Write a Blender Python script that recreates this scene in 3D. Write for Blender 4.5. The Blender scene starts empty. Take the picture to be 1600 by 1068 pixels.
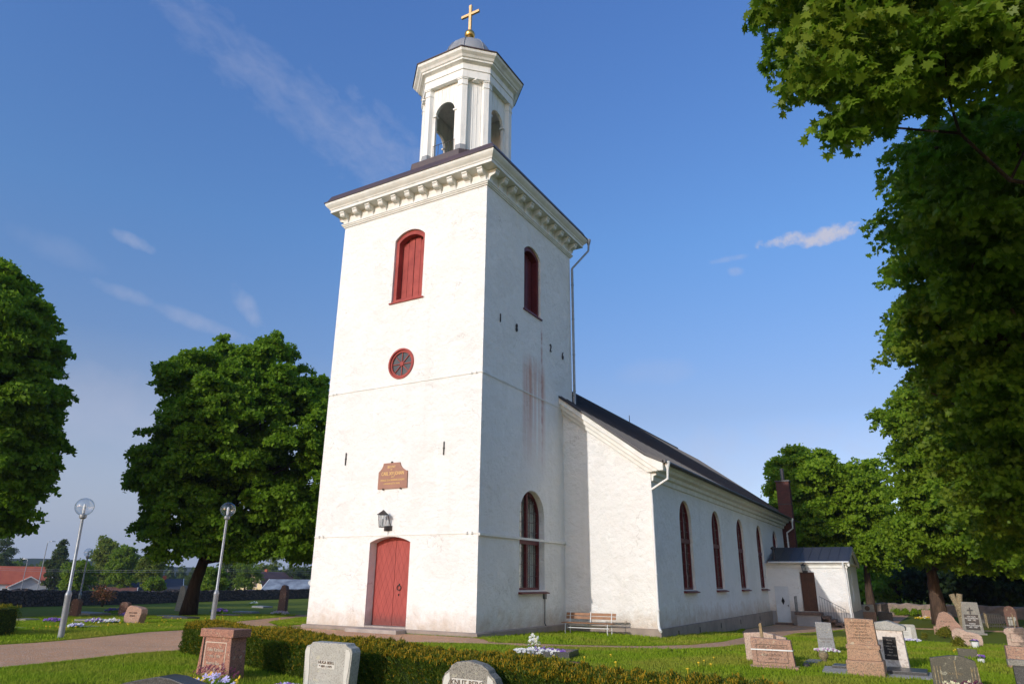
import bpy, bmesh, math, random
import numpy as np
from mathutils import Vector, Matrix
R=math.radians; PI=math.pi
random.seed(11); rng=np.random.default_rng(5)
S=bpy.context.scene; COL=S.collection
# ---------------------------------------------------------------- camera
cam=bpy.data.objects.new('camera',bpy.data.cameras.new('camera')); COL.objects.link(cam); S.camera=cam
_y,_p,_r=R(30.186),R(18.937),R(0.619)
F=Vector((-math.sin(_y)*math.cos(_p),math.cos(_y)*math.cos(_p),math.sin(_p)))
_rt=Vector((math.cos(_y),math.sin(_y),0)); _up=_rt.cross(F)
RT=math.cos(_r)*_rt+math.sin(_r)*_up; UP=-math.sin(_r)*_rt+math.cos(_r)*_up
m=Matrix((RT,UP,-F)).transposed().to_4x4(); m.translation=Vector((12.994,-20.235,1.628)); cam.matrix_world=m
cam.data.sensor_width=36; cam.data.lens=1081.55/1600*36; cam.data.clip_end=6000; cam.data.clip_start=.1
# ---------------------------------------------------------------- light
SUN_EL=R(18.5); SH=Vector((-.168,-.986,0)).normalized()
sun=bpy.data.objects.new('sun',bpy.data.lights.new('sun','SUN')); COL.objects.link(sun)
sun.data.energy=2.95; sun.data.angle=R(.5); sun.data.color=(1,.945,.885)
sd=SH*math.cos(SUN_EL)+Vector((0,0,math.sin(SUN_EL)))
sun.rotation_euler=(-sd).to_track_quat('-Z','Y').to_euler(); sun.location=(-20,-60,40)
W=bpy.data.worlds.new('World'); S.world=W; W.use_nodes=True
S.view_settings.view_transform='Standard'; S.view_settings.look='None'; S.view_settings.exposure=0; S.view_settings.gamma=1
def world():
    nt=W.node_tree; N=nt.nodes; L=nt.links; N.clear()
    out=N.new('ShaderNodeOutputWorld'); bg=N.new('ShaderNodeBackground'); sky=N.new('ShaderNodeTexSky')
    sky.sky_type='NISHITA'; sky.sun_disc=False; sky.sun_elevation=SUN_EL; sky.sun_rotation=math.atan2(SH.x,SH.y)
    sky.air_density=1.0; sky.dust_density=.6; sky.ozone_density=2.2; sky.altitude=100
    bg.inputs[1].default_value=.15
    tc=N.new('ShaderNodeTexCoord')
    def mth(op,a,b=None,clamp=False):
        n=N.new('ShaderNodeMath'); n.operation=op; n.use_clamp=clamp
        for i,v in enumerate((a,b)):
            if v is None: continue
            if isinstance(v,(int,float)): n.inputs[i].default_value=v
            else: L.new(v,n.inputs[i])
        return n.outputs[0]
    def dot(v):
        n=N.new('ShaderNodeVectorMath'); n.operation='DOT_PRODUCT'; L.new(tc.outputs['Generated'],n.inputs[0]); n.inputs[1].default_value=v; return n.outputs['Value']
    # clouds: (centre, along, half length, half width, noise scale, density)
    C=[((-.612,.541,.577),(.45,.75,-.42),.27,.040,14,.24),((-.575,.60,.553),(.5,.7,-.5),.12,.055,16,.27),((-.073,.9,.430),(1,.03,.0),.056,.014,34,1.0),((-.806,.44,.397),(.6,.8,-.35),.03,.010,26,.55),
       ((-.744,.574,.341),(.4,.5,-.75),.036,.014,26,.45),((-.80,.51,.322),(.7,.65,-.3),.10,.011,20,.40),((-.175,.891,.418),(1,.25,.1),.030,.005,26,.45),((-.851,.375,.369),(.6,.8,-.3),.06,.018,18,.15),
       ((-.864,.466,.193),(.5,.8,0),.28,.06,5,.34),((-.15,.97,.16),(1,.1,0),.32,.05,5,.35),((-.17,.90,.402),(1,.25,-.1),.012,.007,30,.45),((-.30,.91,.28),(1,.2,0),.06,.02,12,.18)]
    tot=None
    for c,t,la,lb,sc,den in C:
        c=Vector(c).normalized(); t=Vector(t); t=(t-c*t.dot(c)).normalized(); b=c.cross(t)
        a=mth('DIVIDE',dot(t),la); bb=mth('DIVIDE',dot(b),lb)
        r2=mth('ADD',mth('MULTIPLY',a,a),mth('MULTIPLY',bb,bb))
        fr=mth('GREATER_THAN',dot(c),.3)
        # noise stretched along the cloud
        mp=N.new('ShaderNodeVectorMath'); mp.operation='SCALE'; L.new(tc.outputs['Generated'],mp.inputs[0]); mp.inputs['Scale'].default_value=sc*(2.2 if la>.1 else 1)
        nz=N.new('ShaderNodeTexNoise'); nz.inputs['Scale'].default_value=1; nz.inputs['Detail'].default_value=9; nz.inputs['Roughness'].default_value=.62; nz.inputs['Distortion'].default_value=.35 if la>.1 else .1
        if la>.1:
            ax=N.new('ShaderNodeVectorMath'); ax.operation='MULTIPLY'; ax.inputs[1].default_value=(1.6,.55,1.6); L.new(mp.outputs[0],ax.inputs[0]); L.new(ax.outputs[0],nz.inputs['Vector'])
        else: L.new(mp.outputs[0],nz.inputs['Vector'])
        e=mth('SUBTRACT',1.0,r2); e=mth('ADD',e,mth('MULTIPLY',mth('SUBTRACT',nz.outputs[0],.5),3.2 if den<.9 else 4.2))
        e=mth('MULTIPLY',e,.55 if den<.9 else 1.1,clamp=True); e=mth('MULTIPLY',e,mth('SUBTRACT',1.6,mth('MULTIPLY',r2,.5),clamp=True))
        # thin structure
        e=mth('MULTIPLY',mth('MULTIPLY',e,fr),den,clamp=True)
        tot=e if tot is None else mth('MAXIMUM',tot,e)
    mx=N.new('ShaderNodeMix'); mx.data_type='RGBA'; L.new(tot,mx.inputs[0]); 
    hsv=N.new('ShaderNodeHueSaturation'); hsv.inputs['Saturation'].default_value=1.0; hsv.inputs['Value'].default_value=1; L.new(sky.outputs[0],hsv.inputs['Color'])
    el=N.new('ShaderNodeSeparateXYZ'); L.new(tc.outputs['Generated'],el.inputs[0]); cr=N.new('ShaderNodeValToRGB'); L.new(el.outputs[2],cr.inputs[0])
    E=cr.color_ramp.elements; E[0].position=0; E[0].color=(1.05,.92,1.10,1); E[1].position=.75; E[1].color=(.82,1.15,1.70,1); e=E.new(.22); e.color=(.84,.80,.93,1); e=E.new(.45); e.color=(.80,1.06,1.36,1)
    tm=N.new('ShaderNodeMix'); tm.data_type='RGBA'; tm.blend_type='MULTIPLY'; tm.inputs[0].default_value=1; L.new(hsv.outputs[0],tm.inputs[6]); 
    wm=N.new('ShaderNodeMix'); wm.data_type='RGBA'; wm.blend_type='MULTIPLY'; L.new(mth('MULTIPLY',dot((.30,-.95,0)),1.6,clamp=True),wm.inputs[0]); L.new(cr.outputs[0],wm.inputs[6]); wm.inputs[7].default_value=(1.75,1.48,1.12,1); L.new(wm.outputs[2],tm.inputs[7])  # added warm boost of the unseen sun-side sky, lifts the shaded walls
    # pale veil low in the west
    vl=mth('MULTIPLY',mth('SUBTRACT',dot((-.95,.30,0)),.35,clamp=True),mth('SUBTRACT',1.0,mth('MULTIPLY',el.outputs[2],3.4),clamp=True)); vl=mth('MULTIPLY',vl,1.9,clamp=True)
    vm=N.new('ShaderNodeMix'); vm.data_type='RGBA'; L.new(vl,vm.inputs[0]); L.new(tm.outputs[2],vm.inputs[6]); vm.inputs[7].default_value=(2.55,2.95,3.75,1)
    L.new(vm.outputs[2],mx.inputs[6]); mx.inputs[7].default_value=(3.5,3.65,4.6,1)
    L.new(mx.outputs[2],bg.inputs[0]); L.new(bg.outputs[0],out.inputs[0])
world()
# ---------------------------------------------------------------- helpers
def ss(t): t=max(0.,min(1.,t)); return t*t*(3-2*t)
def h(x,y):
    a=-0.1-.65*ss((y+6)/36)-.08*ss(x/5)-.28*ss((-10-x)/20)
    return a-3.2*ss((math.hypot(x,y)-75)/205)
def link(o,parent=None):
    COL.objects.link(o)
    if parent is not None: o.parent=parent
    return o
def tag(o,label=None,cat=None,group=None,kind=None):
    for k,v in (('label',label),('category',cat),('group',group),('kind',kind)):
        if v: o[k]=v
    return o
def thing(name,label,cat,loc=(0,0,0),rz=0,group=None):
    o=bpy.data.objects.new(name,None); o.empty_display_size=.1; link(o); o.location=loc; o.rotation_euler=(0,0,rz)
    return tag(o,label,cat,group)
def dup(root,loc,rz=0,label=None,sc=None):
    c=root.copy(); COL.objects.link(c); c.location=loc; c.rotation_euler=(0,0,rz)
    if sc: c.scale=sc
    if label: c['label']=label
    for ch in list(root.children):
        d=ch.copy(); COL.objects.link(d); d.parent=c
        for g in list(ch.children):
            e=g.copy(); COL.objects.link(e); e.parent=d
    return c
class MB:
    def __init__(s,T=None): s.v=[];s.f=[];s.m=[];s.T=T;s.mi=0
    def add(s,vs,fs):
        n=len(s.v)
        for p in vs: s.v.append(tuple(s.T(*p)) if s.T else tuple(p))
        for f in fs: s.f.append([n+i for i in f]); s.m.append(s.mi)
        return s
    def box(s,x0,x1,y0,y1,z0,z1):
        v=[(x,y,z) for z in (z0,z1) for y in (y0,y1) for x in (x0,x1)]
        return s.add(v,[(0,2,3,1),(4,5,7,6),(0,1,5,4),(2,6,7,3),(0,4,6,2),(1,3,7,5)])
    def prism(s,poly,a0,a1,ax='y'):
        # poly in the plane perpendicular to ax
        n=len(poly)
        def P(p,a): return (p[0],a,p[1]) if ax=='y' else ((a,p[0],p[1]) if ax=='x' else (p[0],p[1],a))
        v=[P(p,a0) for p in poly]+[P(p,a1) for p in poly]
        return s.add(v,[tuple(range(n)),tuple(range(2*n-1,n-1,-1))]+[(i,n+i,n+(i+1)%n,(i+1)%n) for i in range(n)])
    def ring(s,poly,prof,cap=False):
        # sweep a profile of (outward offset,z) round a CCW polygon
        n=len(poly); vs=[]
        for off,z in prof:
            for i in range(n):
                p=Vector(poly[i]);a=Vector(poly[i-1]);b=Vector(poly[(i+1)%n])
                d1=(p-a).normalized();d2=(b-p).normalized();n1=Vector((d1.y,-d1.x));n2=Vector((d2.y,-d2.x))
                mt=(n1+n2);mt=mt/ (1+n1.dot(n2)); q=p+mt*off; vs.append((q.x,q.y,z))
        fs=[]
        for k in range(len(prof)-1):
            for i in range(n):
                j=(i+1)%n; fs.append((k*n+i,k*n+j,(k+1)*n+j,(k+1)*n+i))
        if cap: fs.append(tuple((len(prof)-1)*n+i for i in range(n)))
        return s.add(vs,fs)
    def tube(s,pts,rad,n=8,caps=True):
        pts=[Vector(p) for p in pts]; vs=[];fs=[]
        rr=rad if isinstance(rad,(list,tuple)) else [rad]*len(pts)
        prev=None
        for i,p in enumerate(pts):
            t=(pts[min(i+1,len(pts)-1)]-pts[max(i-1,0)]).normalized()
            if prev is None:
                u=Vector((0,0,1)) if abs(t.z)<.9 else Vector((1,0,0)); a=t.cross(u).normalized()
            else: a=(prev-t*prev.dot(t)).normalized()
            prev=a; b=t.cross(a)
            for k in range(n):
                g=2*PI*k/n; q=p+(a*math.cos(g)+b*math.sin(g))*rr[i]; vs.append(tuple(q))
        for i in range(len(pts)-1):
            for k in range(n):
                l=(k+1)%n; fs.append((i*n+k,i*n+l,(i+1)*n+l,(i+1)*n+k))
        if caps: fs+=[tuple(range(n-1,-1,-1)),tuple((len(pts)-1)*n+k for k in range(n))]
        return s.add(vs,fs)
    def lathe(s,prof,c=(0,0,0),n=20,ph=0,axis='z'):
        vs=[];fs=[]
        for r,z in prof:
            for k in range(n):
                g=2*PI*k/n+ph; vs.append((c[0]+r*math.cos(g),c[1]+r*math.sin(g),c[2]+z) if axis=='z' else (c[0]+r*math.cos(g),c[1]+z,c[2]+r*math.sin(g)))
        for i in range(len(prof)-1):
            for k in range(n):
                l=(k+1)%n; fs.append((i*n+k,i*n+l,(i+1)*n+l,(i+1)*n+k))
        if prof[0][0]>1e-4: fs.append(tuple(range(n-1,-1,-1)))
        if prof[-1][0]>1e-4: fs.append(tuple((len(prof)-1)*n+k for k in range(n)))
        return s.add(vs,fs)
    def build(s,name,mat,parent=None,smooth=False,bevel=0,fix=True):
        me=bpy.data.meshes.new(name); me.from_pydata(s.v,[],s.f)
        mats=mat if isinstance(mat,(list,tuple)) else [mat]
        for x in mats:
            if x: me.materials.append(x)
        if len(mats)>1: me.polygons.foreach_set('material_index',s.m)
        if fix or bevel:
            bm=bmesh.new(); bm.from_mesh(me)
            if fix: bmesh.ops.recalc_face_normals(bm,faces=bm.faces)
            if bevel:
                ed=[e for e in bm.edges if len(e.link_faces)==2 and e.calc_face_angle(0)>R(28)]
                bmesh.ops.bevel(bm,geom=ed,offset=bevel,segments=2,affect='EDGES',profile=.6)
            bm.to_mesh(me); bm.free()
        if smooth:
            me.shade_smooth() if hasattr(me,'shade_smooth') else None
            if smooth!='all':
                me.set_sharp_from_angle(angle=R(35))
        me.validate()
        o=bpy.data.objects.new(name,me); return link(o,parent)
def npmesh(name,V,Fc,nper,mat,parent=None,matidx=None):
    """V (n,3) array, faces all with nper corners in index order"""
    me=bpy.data.meshes.new(name); nv=len(V); nf=len(Fc)
    me.vertices.add(nv); me.vertices.foreach_set('co',np.asarray(V,dtype=np.float32).ravel())
    me.loops.add(nf*nper); me.loops.foreach_set('vertex_index',np.asarray(Fc,dtype=np.int32).ravel())
    me.polygons.add(nf); me.polygons.foreach_set('loop_start',np.arange(0,nf*nper,nper,dtype=np.int32))
    me.polygons.foreach_set('loop_total',np.full(nf,nper,dtype=np.int32))
    for x in (mat if isinstance(mat,(list,tuple)) else [mat]): me.materials.append(x)
    if matidx is not None: me.polygons.foreach_set('material_index',np.asarray(matidx,dtype=np.int32))
    me.update(calc_edges=True)
    return link(bpy.data.objects.new(name,me),parent)
# ---------------------------------------------------------------- materials
class NT:
    def __init__(s,name,rough=.7,spec=.3):
        s.mat=bpy.data.materials.new(name); s.mat.use_nodes=True; s.nt=s.mat.node_tree; s.N=s.nt.nodes; s.L=s.nt.links
        s.b=s.N['Principled BSDF']; s.b.inputs['Roughness'].default_value=rough; s.b.inputs['Specular IOR Level'].default_value=spec
        s.out=s.N['Material Output']
        s.tc=s.N.new('ShaderNodeTexCoord'); s.geo=s.N.new('ShaderNodeNewGeometry')
    def inp(s,i,v):
        if v is None: return
        if isinstance(v,(int,float,tuple,list)): i.default_value=(tuple(v)+(1,) if isinstance(v,(tuple,list)) and len(v)==3 and hasattr(i,'default_value') and len(getattr(i,'default_value',()))==4 else v)
        else: s.L.new(v,i)
    def vec(s,scale=(1,1,1),src='Object'):
        n=s.N.new('ShaderNodeVectorMath'); n.operation='MULTIPLY'; s.L.new(s.geo.outputs['Position'] if src=='pos' else s.tc.outputs[src],n.inputs[0]); n.inputs[1].default_value=scale; return n.outputs[0]
    def noise(s,scale,detail=5,rough=.6,v=None,dist=0):
        n=s.N.new('ShaderNodeTexNoise'); n.inputs['Scale'].default_value=scale; n.inputs['Detail'].default_value=detail; n.inputs['Roughness'].default_value=rough; n.inputs['Distortion'].default_value=dist
        s.L.new(v if v is not None else s.tc.outputs['Object'],n.inputs['Vector']); return n.outputs[0]
    def vor(s,scale,v=None,out='Color',feat='F1'):
        n=s.N.new('ShaderNodeTexVoronoi'); n.feature=feat; n.inputs['Scale'].default_value=scale; s.L.new(v if v is not None else s.tc.outputs['Object'],n.inputs['Vector']); return n.outputs[out]
    def math(s,op,a,b=None,clamp=False,c=None):
        n=s.N.new('ShaderNodeMath'); n.operation=op; n.use_clamp=clamp; s.inp(n.inputs[0],a); s.inp(n.inputs[1],b)
        if c is not None: s.inp(n.inputs[2],c)
        return n.outputs[0]
    def ramp(s,f,lo,hi,c=True):
        n=s.N.new('ShaderNodeMapRange'); n.clamp=c; s.inp(n.inputs[0],f); n.inputs[1].default_value=lo; n.inputs[2].default_value=hi; return n.outputs[0]
    def mix(s,f,a,b,bt='MIX'):
        n=s.N.new('ShaderNodeMix'); n.data_type='RGBA'; n.blend_type=bt; s.inp(n.inputs[0],f)
        for i,v in ((6,a),(7,b)):
            if isinstance(v,(tuple,list)): n.inputs[i].default_value=tuple(v)[:3]+(1,)
            else: s.L.new(v,n.inputs[i])
        return n.outputs[2]
    def sep(s,v):
        n=s.N.new('ShaderNodeSeparateXYZ'); s.L.new(v,n.inputs[0]); return n.outputs
    def color(s,c):
        if isinstance(c,(tuple,list)): s.b.inputs['Base Color'].default_value=tuple(c)[:3]+(1,)
        else: s.L.new(c,s.b.inputs['Base Color'])
        return s
    def bump(s,hgt,strength=.5,dist=.01):
        n=s.N.new('ShaderNodeBump'); n.inputs['Strength'].default_value=strength; n.inputs['Distance'].default_value=dist; s.L.new(hgt,n.inputs['Height']); s.L.new(n.outputs[0],s.b.inputs['Normal']); return s
MT={}
def simple(name,c1,c2=None,scale=4,rough=.7,bump=0,bs=40,bd=.01,metal=0,spec=.3,lo=.35,hi=.65):
    n=NT(name,rough,spec); c2=c2 or tuple(x*.8 for x in c1)
    n.color(n.mix(n.ramp(n.noise(scale,6,.65),lo,hi),c1,c2)); n.b.inputs['Metallic'].default_value=metal
    if bump: n.bump(n.noise(bs,6,.6),bump,bd)
    MT[name]=n.mat; return n.mat
def granite(name,c1,c2,c3,scale=60,rough=.75,bump=.25,dirt=.5,dc=(.12,.10,.07),lich=.55):
    n=NT(name,rough,.3); v=n.vor(scale*1.6); a=n.sep(v)[0]
    c=n.mix(n.ramp(a,.15,.85),c1,c2); c=n.mix(n.math('GREATER_THAN',n.sep(v)[1],.82),c,c3)
    d=n.ramp(n.noise(3.2,8,.7),.45,.8); c=n.mix(n.math('MULTIPLY',d,dirt),c,dc)
    if rough>.45:
        c=n.mix(n.math('MULTIPLY',n.ramp(n.noise(9,5,.6,dist=.4),.62,.66),lich),c,(.50,.47,.34)); c=n.mix(n.math('MULTIPLY',n.ramp(n.noise(13,4,.6,v=n.vec((1,1,.8))),.68,.71),lich),c,(.42,.27,.08))
    n.color(c); n.bump(n.noise(scale,5,.6),bump,.006); MT[name]=n.mat; return n.mat
def leafmat(name,c1,c2,c3=None,trans=.35,rough=.5):
    n=NT(name,rough,.12); ri=n.geo.outputs['Random Per Island']
    c=n.mix(ri,c1,c2)
    if c3: c=n.mix(n.ramp(n.noise(.35,3,.5,v=n.vec(src='pos')),.45,.62),c,c3)
    n.color(c); tr=n.N.new('ShaderNodeBsdfTranslucent'); s2=n.mix(.5,c,(.22,.42,.02),'MIX'); n.L.new(s2,tr.inputs[0])
    mx=n.N.new('ShaderNodeMixShader'); mx.inputs[0].default_value=trans; n.L.new(n.b.outputs[0],mx.inputs[1]); n.L.new(tr.outputs[0],mx.inputs[2]); n.L.new(mx.outputs[0],n.out.inputs[0])
    MT[name]=n.mat; return n.mat
def plaster():
    n=NT('white plaster',.88,.2); P=n.geo.outputs['Position']; x,y,z=n.sep(P)
    base=n.mix(n.ramp(n.noise(1.1,6,.6,v=n.vec(src='pos')),.3,.75),(.82,.81,.785),(.765,.755,.73))
    base=n.mix(n.math('MULTIPLY',n.ramp(n.noise(.35,5,.7,v=n.vec(src='pos')),.5,.75),.22),base,(.60,.62,.55))
    # repair patches and hairline cracks
    pn=n.noise(.55,3,.5,v=n.vec((1,1,1.3),'pos'),dist=.6); base=n.mix(n.math('MULTIPLY',n.ramp(pn,.575,.59),.30),base,(.69,.675,.645))
    pn2=n.noise(.8,3,.5,v=n.vec((1.1,1.1,.8),'pos'),dist=.9); base=n.mix(n.math('MULTIPLY',n.ramp(pn2,.62,.63),.35),base,(.88,.87,.84))
    wv=n.N.new('ShaderNodeVectorMath'); wv.operation='ADD'; n.L.new(n.vec(src='pos'),wv.inputs[0]); nn_=n.N.new('ShaderNodeTexNoise'); nn_.inputs['Scale'].default_value=2.5; nn_.inputs['Detail'].default_value=6; n.L.new(n.vec(src='pos'),nn_.inputs['Vector']); n.L.new(nn_.outputs['Color'],wv.inputs[1])
    ck=n.vor(.42,v=wv.outputs[0],out='Distance',feat='DISTANCE_TO_EDGE'); ck=n.math('MULTIPLY',n.math('SUBTRACT',1,n.ramp(ck,.0,.006)),n.ramp(n.noise(.5,3,.5,v=n.vec(src='pos')),.50,.58)); base=n.mix(n.math('MULTIPLY',ck,.55),base,(.35,.31,.27))
    # splash dirt close to the ground, ragged upper edge
    g=n.math('ADD',z,n.math('MULTIPLY',n.noise(2.2,6,.7,v=n.vec(src='pos')),-1.5)); low=n.math('SUBTRACT',1,n.ramp(g,-1.05,-.05))
    base=n.mix(n.math('MULTIPLY',low,.8),base,(.47,.33,.21))
    # vertical run marks
    vs=n.noise(1,7,.6,v=n.vec((2.2,2.2,.16),'pos')); base=n.mix(n.math('MULTIPLY',n.ramp(vs,.56,.78),.14),base,(.48,.45,.38))
    # red paint runs under the belfry hatch of the south face
    sx=n.math('MULTIPLY',n.math('GREATER_THAN',x,-.4),n.math('LESS_THAN',x,.2))
    ym=n.math('MULTIPLY',n.ramp(y,2.9,3.2),n.math('SUBTRACT',1,n.ramp(y,4.75,5.0)))
    zm=n.math('MULTIPLY',n.ramp(z,5.6,9.4),n.math('SUBTRACT',1,n.ramp(z,9.7,10.5)))
    st=n.ramp(n.noise(1,5,.6,v=n.vec((3.2,3.2,.10),'pos')),.38,.66)
    base=n.mix(n.math('MULTIPLY',n.math('MULTIPLY',n.math('MULTIPLY',sx,ym),zm),n.math('MULTIPLY',st,.9)),base,(.52,.17,.08))
    line=n.math('MULTIPLY',n.math('MULTIPLY',n.ramp(y,4.52,4.60),n.math('SUBTRACT',1,n.ramp(y,4.66,4.74))),n.math('MULTIPLY',n.ramp(z,5.5,8),n.math('SUBTRACT',1,n.ramp(z,11.6,12.1))))
    base=n.mix(n.math('MULTIPLY',n.math('MULTIPLY',line,sx),n.math('MULTIPLY',n.ramp(n.noise(3,4,.6,v=n.vec((1,1,1),'pos')),.35,.6),.6)),base,(.40,.13,.10))
    dots=n.math('LESS_THAN',n.vor(9,v=n.vec(src='pos'),out='Distance'),.16); zd=n.math('MULTIPLY',n.ramp(z,9.4,9.8),n.math('SUBTRACT',1,n.ramp(z,10.3,10.6)))
    base=n.mix(n.math('MULTIPLY',n.math('MULTIPLY',n.math('MULTIPLY',sx,ym),zd),n.math('MULTIPLY',dots,.45)),base,(.25,.12,.09))
    n.color(base)
    hgt=n.math('ADD',n.math('MULTIPLY',n.noise(4.5,4,.6,v=n.vec(src='pos')),1.0),n.math('MULTIPLY',n.noise(22,5,.65,v=n.vec(src='pos')),.42))
    hgt=n.math('ADD',hgt,n.math('MULTIPLY',n.noise(1.3,3,.5,v=n.vec((1,1,1.5),'pos')),.8))
    n.bump(hgt,1.0,.07); MT['plaster']=n.mat
plaster()
simple('painted wood',(.78,.775,.74),(.66,.65,.60),2.2,.6,.15,30,.004)
def lantern_wood():
    n=NT('weathered white boards',.65,.25); v=n.vec((3,3,.5),'pos')
    c=n.mix(n.ramp(n.noise(1.3,7,.7,v=v),.5,.8),(.78,.78,.75),(.50,.50,.48)); n.color(c); n.bump(n.noise(6,5,.6,v=v),.2,.004); MT['boards']=n.mat
lantern_wood()
simple('round pane',(.085,.085,.085),(.05,.05,.055),2,.25,spec=.6)
simple('bar paint',(.10,.04,.045),(.16,.13,.12),5,.5)
simple('red paint',(.38,.080,.066),(.27,.052,.045),1.8,.65,.2,25,.004,spec=.2)
simple('dark red paint',(.15,.027,.030),(.10,.018,.02),3,.45,.1,25,.003)
def door_mat():
    n=NT('red lattice door',.55,.3); x,y,z=n.sep(n.geo.outputs['Position'])
    def fam(sg):
        t=n.math('ADD',n.math('MULTIPLY',x,4.3),n.math('MULTIPLY',z,1.75*sg)); f=n.math('FRACT',t); return n.math('LESS_THAN',f,.055)
    g=n.math('MAXIMUM',fam(1),fam(-1)); base=n.mix(n.ramp(n.noise(1,7,.75,v=n.vec((5,5,.9),'pos')),.3,.75),(.39,.080,.066),(.28,.054,.045))
    wear=n.math('MULTIPLY',n.math('SUBTRACT',1,n.ramp(n.math('ADD',z,n.math('MULTIPLY',n.noise(9,5,.7,v=n.vec(src='pos')),-.5)),-.05,.25)),.7)
    base=n.mix(wear,base,(.14,.05,.045)); n.color(n.mix(n.math('MULTIPLY',g,.6),base,(.20,.035,.03))); n.bump(n.math('SUBTRACT',1,g),.8,.012); MT['door']=n.mat
door_mat()
def metal_roof(name,c1,c2,rough=.42):
    n=NT(name,rough,.5); n.color(n.mix(n.ramp(n.noise(.8,6,.7,v=n.vec(src='pos')),.35,.7),c1,c2)); n.b.inputs['Metallic'].default_value=.0; n.bump(n.noise(1.5,3,.5,v=n.vec(src='pos')),.15,.03); MT[name]=n.mat
metal_roof('brown sheet',(.085,.055,.052),(.055,.038,.038)); metal_roof('black sheet',(.032,.030,.038),(.018,.017,.022),.5); metal_roof('lead',(.30,.315,.335),(.19,.20,.215),.45); metal_roof('vestry sheet',(.052,.045,.045),(.036,.032,.033),.4)
simple('gold',(.85,.50,.16),(.70,.38,.10),5,.32,0,metal=1.0); simple('gold wood',(.80,.54,.27),(.62,.40,.18),6,.5,metal=.35)
simple('iron',(.03,.03,.032),(.05,.035,.03),12,.5); simple('grey iron',(.16,.17,.18),(.10,.10,.11),6,.45,metal=.5)
simple('white metal',(.78,.78,.76),(.68,.68,.66),5,.35,spec=.5)
simple('galvanised',(.30,.32,.35),(.22,.24,.26),5,.4,.05,30,.002,metal=.35)
simple('bench wood',(.33,.155,.065),(.22,.10,.045),7,.5,.2,20,.003)
simple('old wood',(.34,.24,.12),(.22,.16,.09),9,.8,.3,25,.004)
def brick():
    n=NT('dark brick',.8,.2); v=n.vec(src='pos'); x,y,z=n.sep(v)
    b=n.N.new('ShaderNodeTexBrick'); cb=n.N.new('ShaderNodeCombineXYZ'); n.L.new(n.math('ADD',x,y),cb.inputs[0]); n.L.new(z,cb.inputs[1]); n.L.new(cb.outputs[0],b.inputs['Vector'])
    b.inputs['Scale'].default_value=1; b.inputs['Brick Width'].default_value=.25; b.inputs['Row Height'].default_value=.075; b.inputs['Mortar Size'].default_value=.008
    b.inputs['Color1'].default_value=(.125,.040,.03,1); b.inputs['Color2'].default_value=(.08,.03,.025,1); b.inputs['Mortar'].default_value=(.10,.06,.05,1); n.color(b.outputs[0]); n.bump(b.outputs[1],-.4,.01); MT['brick']=n.mat
brick()
simple('plinth',(.34,.275,.225),(.24,.195,.165),1.6,.85,.6,14,.02)
simple('vestry plinth',(.36,.33,.32),(.29,.27,.26),1.6,.85,.3,14,.01)
simple('white door paint',(.66,.69,.72),(.58,.61,.64),3,.5)
simple('brown door paint',(.09,.035,.022),(.055,.022,.016),3,.45)
simple('step stone',(.20,.13,.10),(.10,.07,.06),8,.8,.4,20,.01)
simple('door slab',(.42,.36,.32),(.30,.26,.23),2,.8,.3,30,.006)
simple('curtain',(.80,.76,.68),(.5,.48,.43),2,.9)
simple('dark inside',(.012,.012,.013),(.02,.02,.02),2,.9)
simple('dim room',(.10,.125,.115),(.05,.065,.06),1.3,.9)
def glass(name,tint,tr,rough=.03):
    n=NT(name,rough,.5); N=n.N; t=N.new('ShaderNodeBsdfTransparent'); t.inputs[0].default_value=tint+(1,); g=N.new('ShaderNodeBsdfGlossy'); g.inputs[0].default_value=(.9,.92,.95,1); g.inputs['Roughness'].default_value=rough
    fr=N.new('ShaderNodeLayerWeight'); fr.inputs[0].default_value=.5; f=n.math('ADD',n.math('MULTIPLY',n.math('POWER',fr.outputs['Facing'],3.5),.9),1-tr,clamp=True)
    mx=N.new('ShaderNodeMixShader'); n.L.new(f,mx.inputs[0]); n.L.new(t.outputs[0],mx.inputs[1]); n.L.new(g.outputs[0],mx.inputs[2]); n.L.new(mx.outputs[0],n.out.inputs[0]); MT[name]=n.mat
glass('window glass',(.84,.88,.87),.86); glass('globe glass',(.88,.90,.92),.91)
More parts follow.
